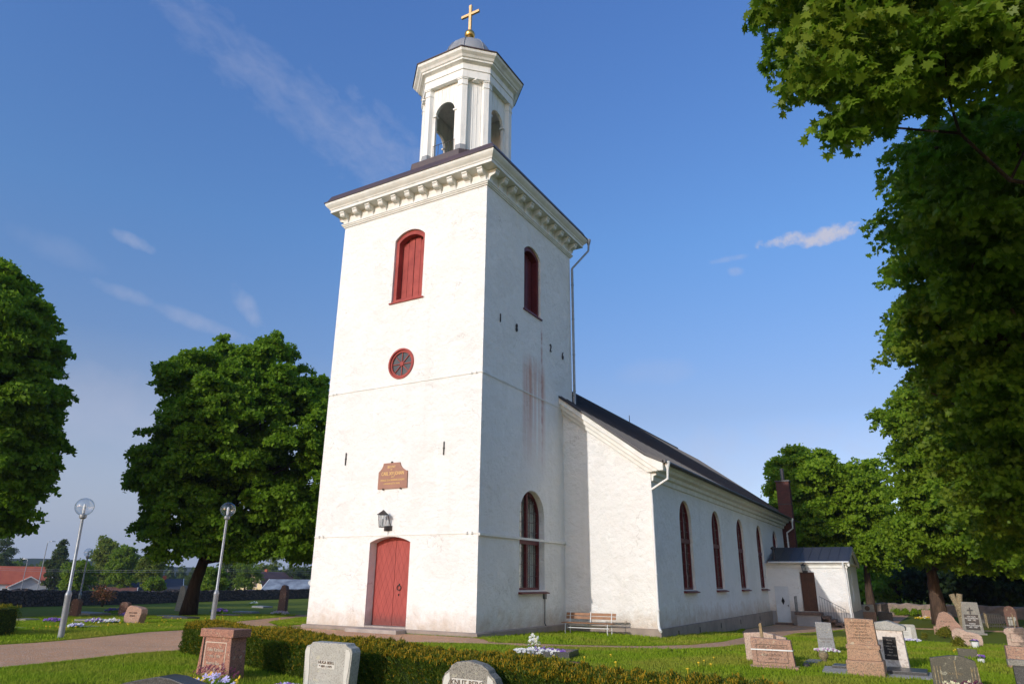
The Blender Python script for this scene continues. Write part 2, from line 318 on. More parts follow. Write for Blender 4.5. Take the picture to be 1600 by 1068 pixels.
def ground_mats():
    n=NT('lawn soil and turf',.9,.1); v=n.vec(src='pos')
    c=n.mix(n.ramp(n.noise(14,6,.7,v=v),.3,.7),(.18,.20,.016),(.11,.13,.012)); c=n.mix(n.math('MULTIPLY',n.ramp(n.noise(.45,4,.6,v=v),.45,.7),.5),c,(.12,.15,.03))
    n.color(c); n.bump(n.noise(30,5,.7,v=v),.7,.04); MT['turf']=n.mat
    n=NT('pink gravel',.9,.15); v=n.vec(src='pos'); vo=n.vor(38,v=v); a=n.sep(vo)[0]
    c=n.mix(a,(.74,.42,.235),(.56,.30,.165)); c=n.mix(n.math('GREATER_THAN',n.sep(vo)[1],.86),c,(.62,.48,.38)); c=n.mix(n.math('MULTIPLY',n.ramp(n.noise(.8,5,.65,v=v),.4,.75),.35),c,(.32,.22,.15))
    n.color(c); hg=n.math('ADD',n.math('MULTIPLY',n.vor(38,v=v,out='Distance'),-.6),n.math('MULTIPLY',n.noise(5,4,.6,v=v),.8)); n.bump(hg,1.0,.05); MT['gravel']=n.mat
    n=NT('grey gravel',.9,.15); v=n.vec(src='pos'); vo=n.vor(42,v=v); c=n.mix(n.sep(vo)[0],(.55,.50,.43),(.30,.26,.22)); n.color(c); n.bump(n.vor(42,v=v,out='Distance'),-.8,.03); MT['grey gravel']=n.mat
    n=NT('bare earth',.95,.1); v=n.vec(src='pos'); n.color(n.mix(n.ramp(n.noise(20,6,.7,v=v),.35,.65),(.26,.155,.095),(.14,.085,.055))); n.bump(n.noise(30,5,.7,v=v),.8,.03); MT['earth']=n.mat
ground_mats()
granite('pink granite',(.45,.27,.19),(.34,.195,.135),(.20,.14,.12),40,.75,.3,.35)
granite('pale pink granite',(.55,.40,.31),(.46,.32,.24),(.32,.22,.18),40,.75,.3,.35)
granite('brown granite',(.40,.195,.135),(.29,.13,.09),(.16,.09,.07),45,.6,.2,.3,(.20,.12,.08))
granite('tan granite',(.47,.29,.185),(.36,.21,.135),(.20,.15,.11),45,.8,.4,.5,(.22,.15,.09))
granite('grey granite',(.30,.28,.24),(.22,.205,.175),(.13,.12,.10),60,.75,.3,.4)
granite('pale grey granite',(.46,.44,.39),(.38,.365,.325),(.26,.25,.22),60,.8,.35,.5,(.20,.18,.13))
granite('blue grey granite',(.30,.30,.30),(.23,.23,.235),(.15,.15,.15),50,.6,.2,.3)
granite('dark granite',(.065,.062,.06),(.045,.043,.042),(.12,.12,.115),70,.35,.1,.2,(.03,.03,.03))
granite('olive dark granite',(.105,.095,.07),(.075,.068,.05),(.15,.13,.09),60,.6,.2,.5,(.07,.06,.035))
granite('white marble',(.70,.62,.54),(.62,.54,.47),(.50,.42,.36),14,.7,.15,.35,(.42,.30,.22))
granite('lichened stone',(.28,.21,.12),(.20,.155,.09),(.36,.30,.18),25,.9,.5,.5)
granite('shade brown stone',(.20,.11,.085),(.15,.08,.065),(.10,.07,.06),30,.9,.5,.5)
simple('black plaque',(.018,.018,.020),(.025,.024,.026),8,.25,spec=.5); simple('white letters',(.8,.78,.74),None,4,.6); simple('pale carving',(.60,.50,.40),(.52,.43,.34),8,.8)
simple('dark carving',(.13,.085,.06),(.16,.11,.08),8,.8); simple('gold letters',(.85,.58,.22),(.75,.50,.17),8,.5); simple('plaque stone',(.37,.20,.145),(.31,.165,.12),3,.8,.2,25,.005)
simple('pale panel',(.58,.56,.50),(.52,.50,.45),10,.8)
leafmat('ash leaf',(.105,.20,.013),(.185,.31,.020),(.135,.23,.016),.45); leafmat('chestnut leaf',(.16,.27,.015),(.25,.37,.026),None,.45)
leafmat('maple leaf',(.075,.15,.012),(.14,.235,.020),(.165,.225,.022),.45,.4); leafmat('linden leaf',(.125,.22,.014),(.21,.32,.022),(.165,.25,.016),.45)
leafmat('conifer needle',(.045,.07,.02),(.065,.09,.026),None,.15,.8); leafmat('birch leaf',(.14,.18,.03),(.19,.23,.04),None,.4); leafmat('far leaf',(.12,.19,.018),(.18,.26,.026),None,.42)
leafmat('yew leaf',(.045,.075,.010),(.085,.12,.014),None,.25); leafmat('yew shoot',(.42,.24,.014),(.24,.20,.02),None,.3); leafmat('grass blade',(.19,.285,.014),(.29,.385,.024),(.33,.33,.045),.4,.6)
leafmat('dark shrub leaf',(.014,.026,.010),(.024,.042,.013),None,.15,.7); leafmat('golden leaf',(.20,.17,.02),(.14,.16,.02),None,.25); leafmat('dry leaf',(.28,.10,.05),(.2,.07,.04),None,.2)
def bark(name,c1,c2):
    n=NT(name,.9,.1); v=n.vec((7,7,1.4),'pos'); n.color(n.mix(n.ramp(n.noise(1,7,.7,v=v),.35,.65),c1,c2)); n.bump(n.noise(2.5,6,.7,v=v),1,.06); MT[name]=n.mat
bark('bark',(.115,.085,.06),(.05,.038,.028)); bark('pine bark',(.13,.085,.06),(.045,.032,.025)); bark('dark bark',(.06,.045,.035),(.03,.022,.018))
simple('weathered pole',(.22,.19,.15),(.16,.14,.11),4,.8)
for nm,c in (('petal white',(.80,.78,.74)),('petal violet',(.20,.09,.42)),('petal yellow',(.80,.52,.03)),('petal lilac',(.52,.46,.72)),('petal maroon',(.11,.012,.045)),('petal pink',(.62,.34,.52)),('petal cream',(.80,.74,.45)),('petal indigo',(.07,.045,.22))):
    simple(nm,c,tuple(x*.8 for x in c),30,.6)
def stonewall():
    n=NT('fieldstone',.9,.15); v=n.vec((1,1,1.5),'pos'); vo=n.vor(2.6,v=v); e=n.vor(2.6,v=v,out='Distance',feat='DISTANCE_TO_EDGE')
    c=n.mix(n.sep(vo)[0],(.14,.095,.075),(.075,.055,.05)); c=n.mix(n.math('MULTIPLY',n.ramp(n.noise(5,6,.7,v=v),.4,.7),.5),c,(.06,.06,.05)); c=n.mix(n.ramp(e,.0,.05),(.015,.014,.012),c); n.color(c); n.bump(n.ramp(e,0,.12),1,.12); MT['fieldstone']=n.mat
stonewall()
CL={}
CL['ash']='-223,43,135,22 -237,68,157,16 -240,49,140,16 -242,109,94,25 -267,55,93,15 -208,103,80,21 -212,35,98,22 -207,53,133,16 -232,44,88,21 -249,126,72,16 -230,29,66,16 -232,32,131,19 -198,54,87,16 -218,45,118,24 -180,102,46,23 -190,52,104,15 -283,80,135,23 -262,56,137,17 -217,138,104,22 -272,56,68,25 -229,130,104,17 -171,118,60,17 -254,103,159,15 -211,96,89,25 -197,67,121,20 -260,89,148,15 -194,60,78,24 -248,104,139,18 -264,115,90,23 -234,81,76,21 -194,97,39,25 -245,36,94,16 -239,136,76,17 -259,132,101,16 -202,106,130,16 -226,137,142,17 -188,66,59,16 -249,134,115,16 -238,123,52,16 -222,54,80,25 -232,30,80,18 -270,60,121,18 -255,49,45,20 -280,105,99,23 -251,61,131,21 -208,143,80,23 -279,62,89,21 -225,145,49,21 -175,73,60,18 -206,128,89,22 -202,121,59,21 -241,130,152,23 -247,95,114,20 -190,74,68,16 -267,107,105,16 -276,67,46,21 -213,150,52,22 -270,108,147,25 -269,75,84,25 -204,68,70,24 -167,98,39,15 -243,104,69,25 -173,80,93,21 -206,42,122,22 -257,71,99,26 -214,103,125,15 -273,97,139,22 -219,48,97,23 -216,127,143,17 -228,75,139,17 -263,73,143,25 -200,38,105,17 -221,40,105,26 -207,59,105,25 -202,56,45,23 -213,143,128,18 -168,106,72,25 -284,79,100,26 -241,68,129,20 -217,35,51,18 -256,94,78,22 -237,36,121,18 -188,119,83,19 -244,90,137,24 -198,82,137,18 -175,89,82,16 -202,47,78,22 -256,114,124,20 -189,121,107,24 -240,78,145,15 -191,71,105,21 -214,39,81,25 -208,73,47,26 -274,68,108,24 -209,116,37,15 -173,82,50,21 -239,144,52,17 -192,112,32,16 -224,122,38,17 -249,40,83,22 -268,104,52,18 -254,66,71,26 -254,124,112,21 -225,41,74,21 -203,149,64,18 -226,140,67,15 -198,136,78,23 -249,103,45,23 -230,123,78,23 -217,142,39,16 -265,73,41,16 -233,101,164,24 -212,89,114,19 -214,75,37,18 -214,47,58,24 -213,67,138,19 -179,97,58,20 -234,79,50,23 -204,138,111,21 -216,128,67,24 -202,51,111,22 -229,70,97,22 -212,103,53,19 -182,102,30,21 -224,94,88,23 -228,147,99,20 -270,72,66,19 -179,91,105,17 -223,78,149,24 -167,89,70,15 -209,129,103,21 -205,44,95,26 -225,108,75,15 -264,87,100,21 -256,56,100,20 -179,88,37,21 -183,73,93,23 -280,89,109,22 -241,29,76,15 -280,106,85,25 -254,43,70,23 -228,41,38,20 -255,92,53,25 -264,119,137,16 -215,116,47,19 -270,99,69,22 -190,101,125,15 -182,109,95,21 -272,99,156,26 -279,76,119,25 -236,150,69,22 -258,87,161,25 -252,77,36,16 -259,97,63,16 -192,115,122,23 -248,128,140,21 -217,89,131,21 -199,77,93,18 -254,72,115,22 -239,145,89,20 -270,100,89,21 -194,134,49,18 -232,43,101,23 -183,99,113,18 -237,42,58,16 -205,99,69,19 -205,93,130,24 -226,99,146,24 -167,93,51,18 -181,107,77,16 -267,59,54,15 -189,90,66,18 -230,92,120,24 -250,51,65,22 -208,125,130,17 -190,87,45,25 -243,63,80,25 -212,144,93,16 -222,120,124,23 -247,115,52,16 -212,79,155,19 -235,83,130,21 -199,85,71,19 -243,69,53,23 -202,87,40,22 -249,63,146,17 -240,81,87,21 -203,76,114,23 -194,97,54,24 -219,75,68,24 -253,106,77,19 -215,57,49,24 -240,116,168,19 -238,52,70,23 -251,50,138,24 -195,88,124,19 -210,100,41,17 -208,109,114,21 -197,73,51,23 -220,124,88,16 -259,84,40,24 -218,90,99,25 -282,57,78,17 -231,104,51,20 -211,56,122,23 -201,67,87,19 -222,56,130,16 -168,96,89,25 -265,46,78,18 -282,64,138,19'
CL['left']='-290,-25,106,22 -255,-18,82,16 -280,-18,130,16 -268,-14,67,16 -237,-50,48,17 -293,-35,147,19 -240,-44,126,15 -270,-21,113,21 -279,-46,73,15 -273,-36,37,19 -267,-53,118,15 -288,-28,124,24 -272,-27,65,24 -293,-47,159,24 -237,-63,79,20 -239,-44,61,21 -296,-33,97,19 -259,-32,135,16 -252,-26,124,16 -296,-38,122,24 -246,-66,117,24 -243,-56,101,15 -232,-32,58,18 -261,-21,108,20 -225,-51,126,22 -281,-58,163,20 -231,-41,107,23 -269,-40,78,24 -285,-29,92,17 -262,-51,72,22 -235,-69,128,17 -269,-61,161,19 -282,-35,58,16 -263,-14,99,15 -274,-44,157,19 -259,-34,147,17 -227,-42,51,16 -236,-43,94,16 -235,-44,75,16 -249,-61,80,16 -227,-36,69,19 -285,-46,117,22 -278,-25,85,20 -242,-59,147,21 -234,-61,118,22 -247,-35,95,19 -247,-46,43,24 -265,-53,92,21 -280,-20,43,21 -286,-60,141,17 -230,-42,131,17 -282,-25,153,17 -239,-70,151,15 -263,-55,149,15 -234,-48,140,16 -224,-41,84,17 -250,-46,55,17 -223,-45,97,23 -226,-47,64,15 -250,-24,95,17 -292,-23,78,14 -293,-40,106,20 -222,-62,110,21 -225,-69,134,23 -272,-65,148,20 -236,-47,36,19 -277,-16,92,23 -245,-55,67,17 -226,-58,87,21 -271,-41,65,18 -254,-69,130,16 -289,-44,170,20 -298,-46,139,22 -246,-50,153,21 -233,-54,70,17 -286,-37,159,24 -289,-23,143,15 -222,-51,76,17 -249,-74,145,15 -272,-32,135,19 -240,-31,122,17 -284,-37,78,18 -281,-49,93,18 -284,-25,52,23 -280,-53,128,18 -277,-16,60,16 -243,-33,61,23 -248,-52,115,19 -274,-42,131,20 -262,-33,50,23 -283,-32,139,18 -259,-38,65,15 -234,-69,104,21 -284,-14,71,19 -269,-9,108,17 -225,-66,123,23 -242,-62,91,18 -247,-23,65,17 -270,-62,126,21 -240,-57,130,22 -279,-34,120,18 -255,-32,111,17 -235,-25,65,16 -237,-33,99,18 -269,-19,124,15 -255,-61,120,19 -294,-29,66,19 -273,-43,114,16 -270,-24,53,18 -229,-55,40,18 -291,-52,131,17 -276,-29,103,15 -281,-47,145,18 -236,-51,110,20 -248,-67,103,20 -245,-50,136,22 -261,-36,88,17 -251,-46,75,23 -265,-44,36,19 -237,-31,86,20 -272,-43,49,14 -260,-19,57,17 -251,-55,92,18 -267,-18,135,14 -252,-28,52,18 -258,-50,131,17 -265,-9,80,19 -220,-57,66,20 -243,-34,49,16 -271,-45,102,22 -247,-35,140,18 -258,-31,38,17 -245,-35,107,15 -284,-13,106,24 -270,-43,144,23 -294,-57,166,20 -255,-62,140,24 -271,-21,75,20 -277,-54,107,18 -267,-17,40,15 -256,-46,103,16 -263,-40,120,15 -250,-60,157,23 -274,-39,93,24 -232,-35,42,21 -285,-55,151,20 -226,-30,98,14 -231,-57,98,14 -219,-53,49,15 -272,-30,146,23'
CL['chest']='38,474,37,17 41,424,73,26 47,453,121,28 31,457,85,19 46,495,75,20 55,421,65,20 53,418,88,26 19,466,98,21 34,428,95,26 44,485,116,26 60,488,94,27 42,434,43,23 22,474,77,23 54,476,84,17 38,465,124,24 30,427,109,24 31,439,73,26 57,462,76,27 41,435,120,23 54,486,51,21 68,430,77,20 47,492,96,17 58,479,123,22 27,472,110,25 40,461,74,17 60,410,60,21 32,487,82,24 53,479,66,21 47,456,85,25 53,495,115,19 55,428,99,21 28,480,50,25 68,432,44,20 36,496,91,27 66,471,39,23 59,490,81,22 30,428,83,22 37,472,81,18 63,451,87,19 37,418,56,24 48,436,110,26 56,466,99,20 65,471,72,27 64,430,114,24 58,444,60,24 22,471,122,17 29,457,111,21 67,452,40,22 36,490,106,18 60,467,114,19 32,442,60,18 53,464,42,25 49,414,54,24 36,446,47,25 57,484,108,17 65,484,71,26 67,444,115,18 51,428,56,28 64,485,40,19 56,430,87,17 39,418,43,22 38,485,59,28 32,467,58,17 69,429,60,20 59,416,76,18 44,449,67,21 69,427,100,21 28,447,93,28 69,472,85,21 41,425,105,17 31,484,116,24 48,441,93,17 64,465,55,17 46,471,61,26 52,451,43,19 60,421,41,26 32,435,36,18 40,487,46,20 49,421,116,19 58,418,107,26 70,442,80,21 39,476,104,26 35,415,90,19 57,446,77,20 43,443,79,28 43,485,87,17 67,456,70,21 51,409,70,22 29,455,55,18 29,482,94,28 55,475,48,23 72,454,100,19 70,440,94,27 50,411,100,19 45,497,63,18'
CL['chestb']='93,479,76,21 81,481,47,21 78,476,111,17 94,428,48,25 77,461,84,24 92,477,99,25 85,426,66,16 89,436,96,17 82,443,82,23 75,475,90,19 87,474,58,24 85,441,43,20 80,470,74,15 103,440,47,16 84,450,95,21 100,454,39,18 76,461,42,21 87,469,41,21 104,458,72,17 72,472,52,16 97,430,86,24 76,442,67,16 101,426,74,17 104,444,80,17 99,454,108,21 101,482,57,15 78,486,73,24 81,431,53,21 85,424,80,18 99,445,65,16 84,488,105,26 92,453,83,19 95,469,112,16 89,486,64,17 83,449,54,25 104,477,88,16 84,466,95,17 90,439,110,16 97,482,112,23 102,464,91,18 101,472,41,18 92,462,61,19 104,438,97,16 90,422,97,23 105,468,64,16 88,492,84,21 92,446,32,16 72,444,49,18 83,428,39,21 96,485,39,17 73,478,64,25 73,473,39,16 74,456,66,21 103,455,52,16 80,459,108,21 102,431,60,24 78,444,106,16 78,433,90,17 101,435,34,16 88,452,69,21 90,491,51,24 103,450,92,18'
CL['lind']='132,283,127,17 129,340,139,19 137,300,110,19 123,295,116,19 128,286,70,27 154,343,38,19 161,372,72,18 115,313,49,19 136,275,69,18 172,338,82,26 163,359,54,26 144,276,43,24 123,336,126,28 157,289,73,19 162,310,144,22 166,366,122,21 156,276,69,20 155,370,54,18 155,284,92,20 169,370,60,28 137,323,104,27 148,342,54,22 129,300,96,25 131,339,112,21 135,311,44,22 150,271,111,24 142,347,112,21 154,297,37,20 172,370,100,18 131,346,61,19 142,357,133,21 142,319,36,28 168,266,79,23 158,273,121,26 167,320,107,22 162,339,140,20 169,335,36,28 130,280,83,23 173,296,47,21 169,359,75,22 174,315,74,24 178,332,69,26 159,319,43,22 122,276,41,18 158,282,41,29 176,320,60,26 153,275,53,27 147,330,46,27 142,342,74,20 158,301,51,19 160,264,48,26 162,327,124,19 169,291,128,17 136,286,104,18 179,354,48,18 176,301,103,23 167,331,100,18 142,298,99,27 134,344,38,26 154,287,133,21 175,282,110,18 131,333,82,20 178,330,107,27 169,355,37,22 152,329,91,19 164,351,134,19 172,290,64,20 134,308,127,23 156,324,135,26 143,347,143,17 128,289,36,19 143,292,70,20 170,273,56,19 142,351,97,28 141,331,63,21 179,285,81,20 158,314,68,21 175,344,95,22 142,371,65,19 127,339,93,22 177,321,34,23 146,309,91,27 162,353,115,24 125,301,84,21 185,306,78,22 145,265,93,21 144,319,122,24 163,349,72,20 135,364,77,18 154,352,150,21 164,356,86,26 167,270,102,17 168,288,87,28 142,278,88,19 146,322,76,28 144,291,57,18 150,373,78,28 148,262,69,28 169,290,30,22 150,357,66,17 120,287,50,24 145,293,118,21 130,278,112,28 144,309,60,25 182,322,95,18 156,342,113,24 178,347,120,26 163,272,90,21 151,363,103,17 158,299,86,23 147,300,139,26 155,310,30,21 127,293,59,19 140,351,49,26 179,362,87,27 174,330,53,19 124,345,72,21 141,319,143,27 176,357,64,19 191,344,100,21 174,299,77,21 148,372,120,24 182,354,75,26 176,347,133,22 186,336,86,17 151,321,56,28 133,276,57,18 123,355,128,22 126,362,54,27 127,330,66,18 127,324,46,28 122,324,34,17 161,329,72,19 162,316,118,19 151,344,83,24 141,301,33,17 169,310,48,27 122,349,40,24 136,291,86,24 178,309,124,18 149,357,82,28 128,317,94,25 170,299,116,20 115,336,47,21 175,360,114,17 123,353,82,18 179,335,133,23 160,309,95,25 157,373,111,28 151,357,39,17 141,365,53,27 158,364,138,26 147,278,126,27 137,343,127,25 173,308,36,26 133,355,119,23 175,283,43,19 129,310,114,22 117,299,43,24 169,341,49,21 134,321,71,26 156,261,101,17 183,339,56,20 167,291,101,25 180,347,35,20 124,349,105,18 143,260,57,22 153,285,106,27 141,289,39,19 164,300,136,19'
CL['mapb']='307,17,100,23 328,58,92,27 299,-187,154,20 307,-31,99,25 307,-52,160,32 297,-139,160,22 300,-107,129,27 314,-74,135,31 286,-102,137,25 282,-43,126,20 323,-19,149,21 315,-122,145,31 307,-78,179,28 310,-177,159,27 311,-35,187,22 317,14,88,20 283,18,132,31 304,-100,186,24 291,-30,108,31 318,-124,192,32 285,-183,159,20 320,-38,170,31 332,12,133,22 276,-120,184,19 324,-98,180,20 289,-131,140,25 292,35,67,25 302,71,87,23 301,-3,93,20 276,-100,193,21 304,36,83,19 284,78,82,21 309,48,70,21 318,21,68,32 292,-17,91,26 284,-85,149,32 312,0,139,24 279,-39,175,20 305,2,152,19 326,-54,175,21 284,-106,168,28 278,-138,175,25 276,-15,162,28 329,66,104,21 288,-18,127,31 272,-28,119,22 269,-93,163,21 282,-170,167,27 332,96,69,20 280,45,118,31 306,41,144,20 301,-140,146,29 319,-57,139,21 290,13,73,29 322,77,59,21 279,-104,154,26 303,-82,201,20 301,7,81,28 325,35,76,19 327,-33,156,32 313,-12,129,22 314,-10,89,28 288,-156,159,26 310,-113,157,19 310,-72,118,27 290,53,96,23 288,-108,197,29 297,-153,141,24 276,-154,172,22 326,-49,158,20 274,-1,100,21 294,-121,161,31 301,-168,150,25 309,-37,160,23 302,-43,141,30 299,-64,177,29 292,-79,183,30 329,86,81,31 285,-123,172,19 281,-77,165,24 303,-91,123,19 318,-117,169,19 299,-66,194,19 309,-139,189,23 283,60,120,29 323,34,138,19 282,29,82,26 282,9,150,20 319,13,151,25 310,74,118,28 320,-2,157,32 308,-53,117,21 300,66,101,24 271,-56,137,29 284,-43,111,20 299,-129,190,25 292,-95,203,32 290,62,59,21 286,37,139,25 272,-75,134,31 289,-24,177,31 279,-120,158,22 296,-5,110,22 323,-93,158,25 322,-36,121,32 301,-100,159,24 312,-146,164,27 320,35,95,26 276,-135,160,32 313,51,115,29 314,-90,137,30 287,25,112,20 289,-57,122,23 278,-67,192,20 303,102,80,29 297,-68,130,22 276,-54,179,27 300,22,134,29 290,-47,160,19 300,-87,141,30 289,-20,156,23 309,-50,188,20 280,68,100,25 326,5,121,20 302,-20,120,26 320,113,62,19 322,-81,172,23 299,-19,138,31 276,-59,152,30 322,59,53,25 325,-64,162,29 303,118,59,25 323,67,79,31 273,-43,159,26 325,42,115,27 298,-65,156,23 301,41,105,31 301,-150,181,23 305,-115,178,30 291,-33,148,22 318,99,83,21 298,99,62,26 313,8,116,19 302,-204,152,21 320,-37,143,21 271,-12,146,25 315,-105,136,31 310,-96,201,24 309,-49,103,28 303,-17,155,31 305,-117,197,26 313,-22,110,25 271,-88,139,19 293,-1,145,31 293,40,124,30 322,81,92,23 319,41,58,30 300,75,74,31 296,6,167,24 289,-72,115,31 281,11,94,27 294,-107,149,28 302,-159,170,22 300,-84,167,31 324,29,122,26 305,53,137,22 289,51,79,23 298,-16,170,24 317,-137,148,20 303,-57,142,31 307,55,58,30 290,72,115,29 318,-84,193,28 276,-25,132,26 268,-32,152,24 295,90,75,31 291,-94,187,19 313,7,72,27 314,-132,168,20 330,-19,135,20 292,92,93,24 292,83,58,25 317,-21,171,27 312,-153,149,21 309,94,98,23 284,-137,189,21 318,-76,155,26 300,23,62,20 301,-134,176,26 302,26,156,28 289,-83,132,24 320,-71,186,30 322,-64,124,21 315,0,104,31 331,-5,147,27 282,-13,109,23 307,81,104,30 305,24,117,25 292,-58,107,28 286,-81,201,29 299,-41,121,29 277,-81,184,26 269,-2,159,25 330,18,112,20 300,-122,144,29 281,-145,151,28 315,61,100,27 310,-4,170,20 284,0,119,32 290,-44,186,31 299,55,113,28 314,96,62,20 299,-9,80,25 284,-168,151,21 316,-107,188,28 272,9,137,21 316,59,127,20 291,22,147,32 288,65,74,21 297,-175,172,23 322,49,82,28 310,62,74,21 305,-31,130,27 311,27,143,27 286,-117,139,25 292,-179,144,22 315,-167,170,23 288,104,76,29 289,0,85,28 272,-10,120,19'
CL['mapa']='305,-240,169,14 286,-218,157,14 281,-256,149,12 250,-233,196,16 266,-256,174,13 295,-243,138,13 269,-247,158,15 257,-237,171,15 281,-239,181,15 264,-246,180,14 285,-253,167,13 266,-257,158,13 303,-245,151,11 311,-238,156,12 293,-231,148,15 259,-229,146,12 278,-254,160,13 301,-228,152,17 302,-212,167,13 309,-229,151,15 295,-250,160,15 290,-220,191,12 290,-250,151,16 320,-211,171,12 270,-253,151,15 254,-237,185,12 279,-236,166,13 302,-215,158,17 292,-256,144,14 264,-234,194,12 266,-218,179,16 271,-259,143,11 256,-266,137,17 261,-226,183,15 277,-248,137,12 313,-216,161,12 264,-245,145,14 267,-250,137,16 298,-232,162,12 278,-243,149,15 295,-238,155,17 254,-256,142,12 291,-238,176,16 289,-244,145,16 259,-252,133,10 248,-257,173,13 259,-262,161,12 260,-224,159,17 248,-247,160,12 275,-221,190,16 254,-251,168,18 271,-242,165,17 303,-220,191,11 267,-260,133,14 289,-209,185,15 258,-226,173,12 312,-220,173,14 252,-230,167,13 273,-236,180,13 247,-242,178,14 252,-232,205,13 291,-229,159,13 273,-230,192,17 251,-254,156,13 284,-216,198,11 267,-241,174,12 303,-210,176,17 292,-243,165,14 275,-234,148,17 313,-229,159,13 274,-245,175,15 312,-216,183,17 281,-227,158,14 256,-267,147,16 272,-229,168,13 257,-264,169,12 297,-219,165,14 303,-236,146,16 310,-232,166,16 285,-219,167,16 249,-233,175,15 275,-220,158,17 320,-209,185,12 282,-227,182,11 295,-222,184,12 256,-247,185,15 249,-264,167,13 250,-269,159,14 256,-248,149,13 293,-213,178,16 302,-231,171,16 270,-235,157,17 298,-207,187,15 260,-242,190,10 286,-227,168,17 272,-254,170,17 301,-227,180,16 310,-207,168,12 276,-221,181,14 276,-212,184,13 287,-250,137,14 262,-243,161,13 250,-242,191,12 282,-219,176,14 265,-267,144,12 256,-223,197,12 271,-220,167,13 255,-229,189,12 251,-236,157,12 283,-259,141,15 297,-249,144,16 274,-226,201,11 287,-243,157,12 296,-220,155,17 268,-241,136,10 287,-232,186,14 260,-258,127,13 266,-225,203,17 315,-229,172,15 256,-239,198,12'
# ================================================================ ground
def grid_ground():
    xs=np.unique(np.concatenate([np.linspace(-3000,-300,14),np.linspace(-300,-62,40),np.linspace(-62,30,150),np.linspace(30,300,40),np.linspace(300,3000,14)]))
    ys=np.unique(np.concatenate([np.linspace(-600,-40,12),np.linspace(-40,62,160),np.linspace(62,320,44),np.linspace(320,3500,16)]))
    V=np.array([(x,y,h(x,y)) for y in ys for x in xs]); nx=len(xs)
    Fc=[(j*nx+i,j*nx+i+1,(j+1)*nx+i+1,(j+1)*nx+i) for j in range(len(ys)-1) for i in range(nx-1)]
    o=npmesh('ground',V,Fc,4,MT['turf']); tag(o,kind='structure'); o.data.shade_smooth()
grid_ground()
PATHS=[]
def res(pl,n):
    pl=[Vector(p) for p in pl]; d=[0]
    for a,b in zip(pl,pl[1:]): d.append(d[-1]+(b-a).length)
    out=[]
    for k in range(n+1):
        t=d[-1]*k/n; i=0
        while i<len(d)-2 and d[i+1]<t: i+=1
        out.append(pl[i].lerp(pl[i+1],(t-d[i])/max(1e-6,d[i+1]-d[i])))
    return out
def ribbon(name,A,B,mat,dz=.014,n=90,m_=14,jit=.035,kind='structure',label=None):
    a=res(A,n); b=res(B,n); vs=[];fs=[]
    for i in range(n+1):
        u=(b[i]-a[i]).normalized()
        for j in range(m_+1):
            p=a[i].lerp(b[i],j/m_)
            if j in(0,m_): p=p+u*random.uniform(-jit,jit)
            e=-.05 if j in(0,m_) else 0
            vs.append((p.x,p.y,h(p.x,p.y)+dz+e))
    for i in range(n):
        for j in range(m_): k=i*(m_+1)+j; fs.append((k,k+1,k+m_+2,k+m_+1))
    mb=MB(); mb.add(vs,fs); o=mb.build(name,mat); o.data.shade_smooth(); tag(o,kind=kind)
    PATHS.append(np.array([tuple(p) for p in a]+[tuple(p) for p in reversed(b)]))
    return o
G=MT['gravel']
ribbon('gravel_path',[(-4.5,-24),(-3.0,-14),(-2.75,-12.3),(-2.9,-11.2),(-3.2,-9.5),(-2.9,-8.0),(-2.2,-5.6),(-.6,-3.7),(1.35,-2.25),(2.6,-1.45)],[(-11,-24),(-9,-14),(-8.2,-10),(-8.1,-9.1),(-8.4,-7.8),(-9.4,-5.1),(-9.3,-2.6),(-8.8,-.3),(-7.8,-.02),(.12,-.10),(.9,-.6),(1.26,-1.30)],G,n=120,m_=40)
ribbon('gravel_path',[(-9.0,-4),(-11.6,-.8),(-14.45,3.6),(-17.9,8.3),(-24.3,16.4),(-30,24)],[(-8,-.4),(-9.0,.3),(-11.6,2.0),(-14.9,6.6),(-22.6,17.4),(-28,26)],G,dz=.018)
ribbon('gravel_path',[(-9,-.6),(-9,.4),(-9.5,2),(-11,6)],[(-7.2,-.2),(-7.6,.8),(-8.2,2.4),(-9.6,6.2)],G,dz=.022,n=20,m_=6)
ribbon('gravel_path',[(1.26,-1.30),(3.4,.27),(5.0,1.75),(5.9,3.4),(6.2,6),(6.0,10),(4.6,16),(3.84,20),(3.84,27.9)],[(2.6,-1.45),(4.52,.03),(6.3,.9),(7.1,2.9),(7.4,5.2),(7.4,10),(7.1,16.4),(7.9,20.6),(8.9,27.9)],G,dz=.018)
ribbon('gravel_path',[(8.2,22.6),(10.4,28.6),(13,29.0),(22,29.4),(30,29.6)],[(7.6,23.4),(9.6,29.8),(13,30.1),(22,30.6),(30,30.8)],G,dz=.022)
ribbon('gravel_path',[(9.3,30.0),(9.4,40),(9.6,54)],[(10.4,30.0),(10.6,40),(10.9,54)],G,dz=.026)
ribbon('soil_patch',[(-.1,-13.5),(.2,-12.7),(1.0,-12.5),(1.9,-12.9)],[(-.1,-14.2),(.3,-14.4),(1.1,-14.4),(2.0,-13.8)],MT['earth'],n=20,m_=6)
ribbon('soil_patch',[(5.0,-4.35),(5.3,-3.85),(5.75,-4.1)],[(5.0,-4.6),(5.3,-4.95),(5.8,-4.55)],MT['earth'],n=14,m_=6)
ribbon('field',[(-75,-20),(-95,40),(-100,90)],[(-200,-40),(-235,60),(-180,170)],MT['earth'],n=40,m_=20,dz=.05)
ribbon('gravel_bed',[(10.45,-1.05),(11.3,-1.0),(13.0,-1.05)],[(10.6,-2.75),(11.5,-2.9),(12.9,-2.75)],MT['grey gravel'],n=30,m_=10,dz=.02,jit=.01)
for _q in (0,): pass
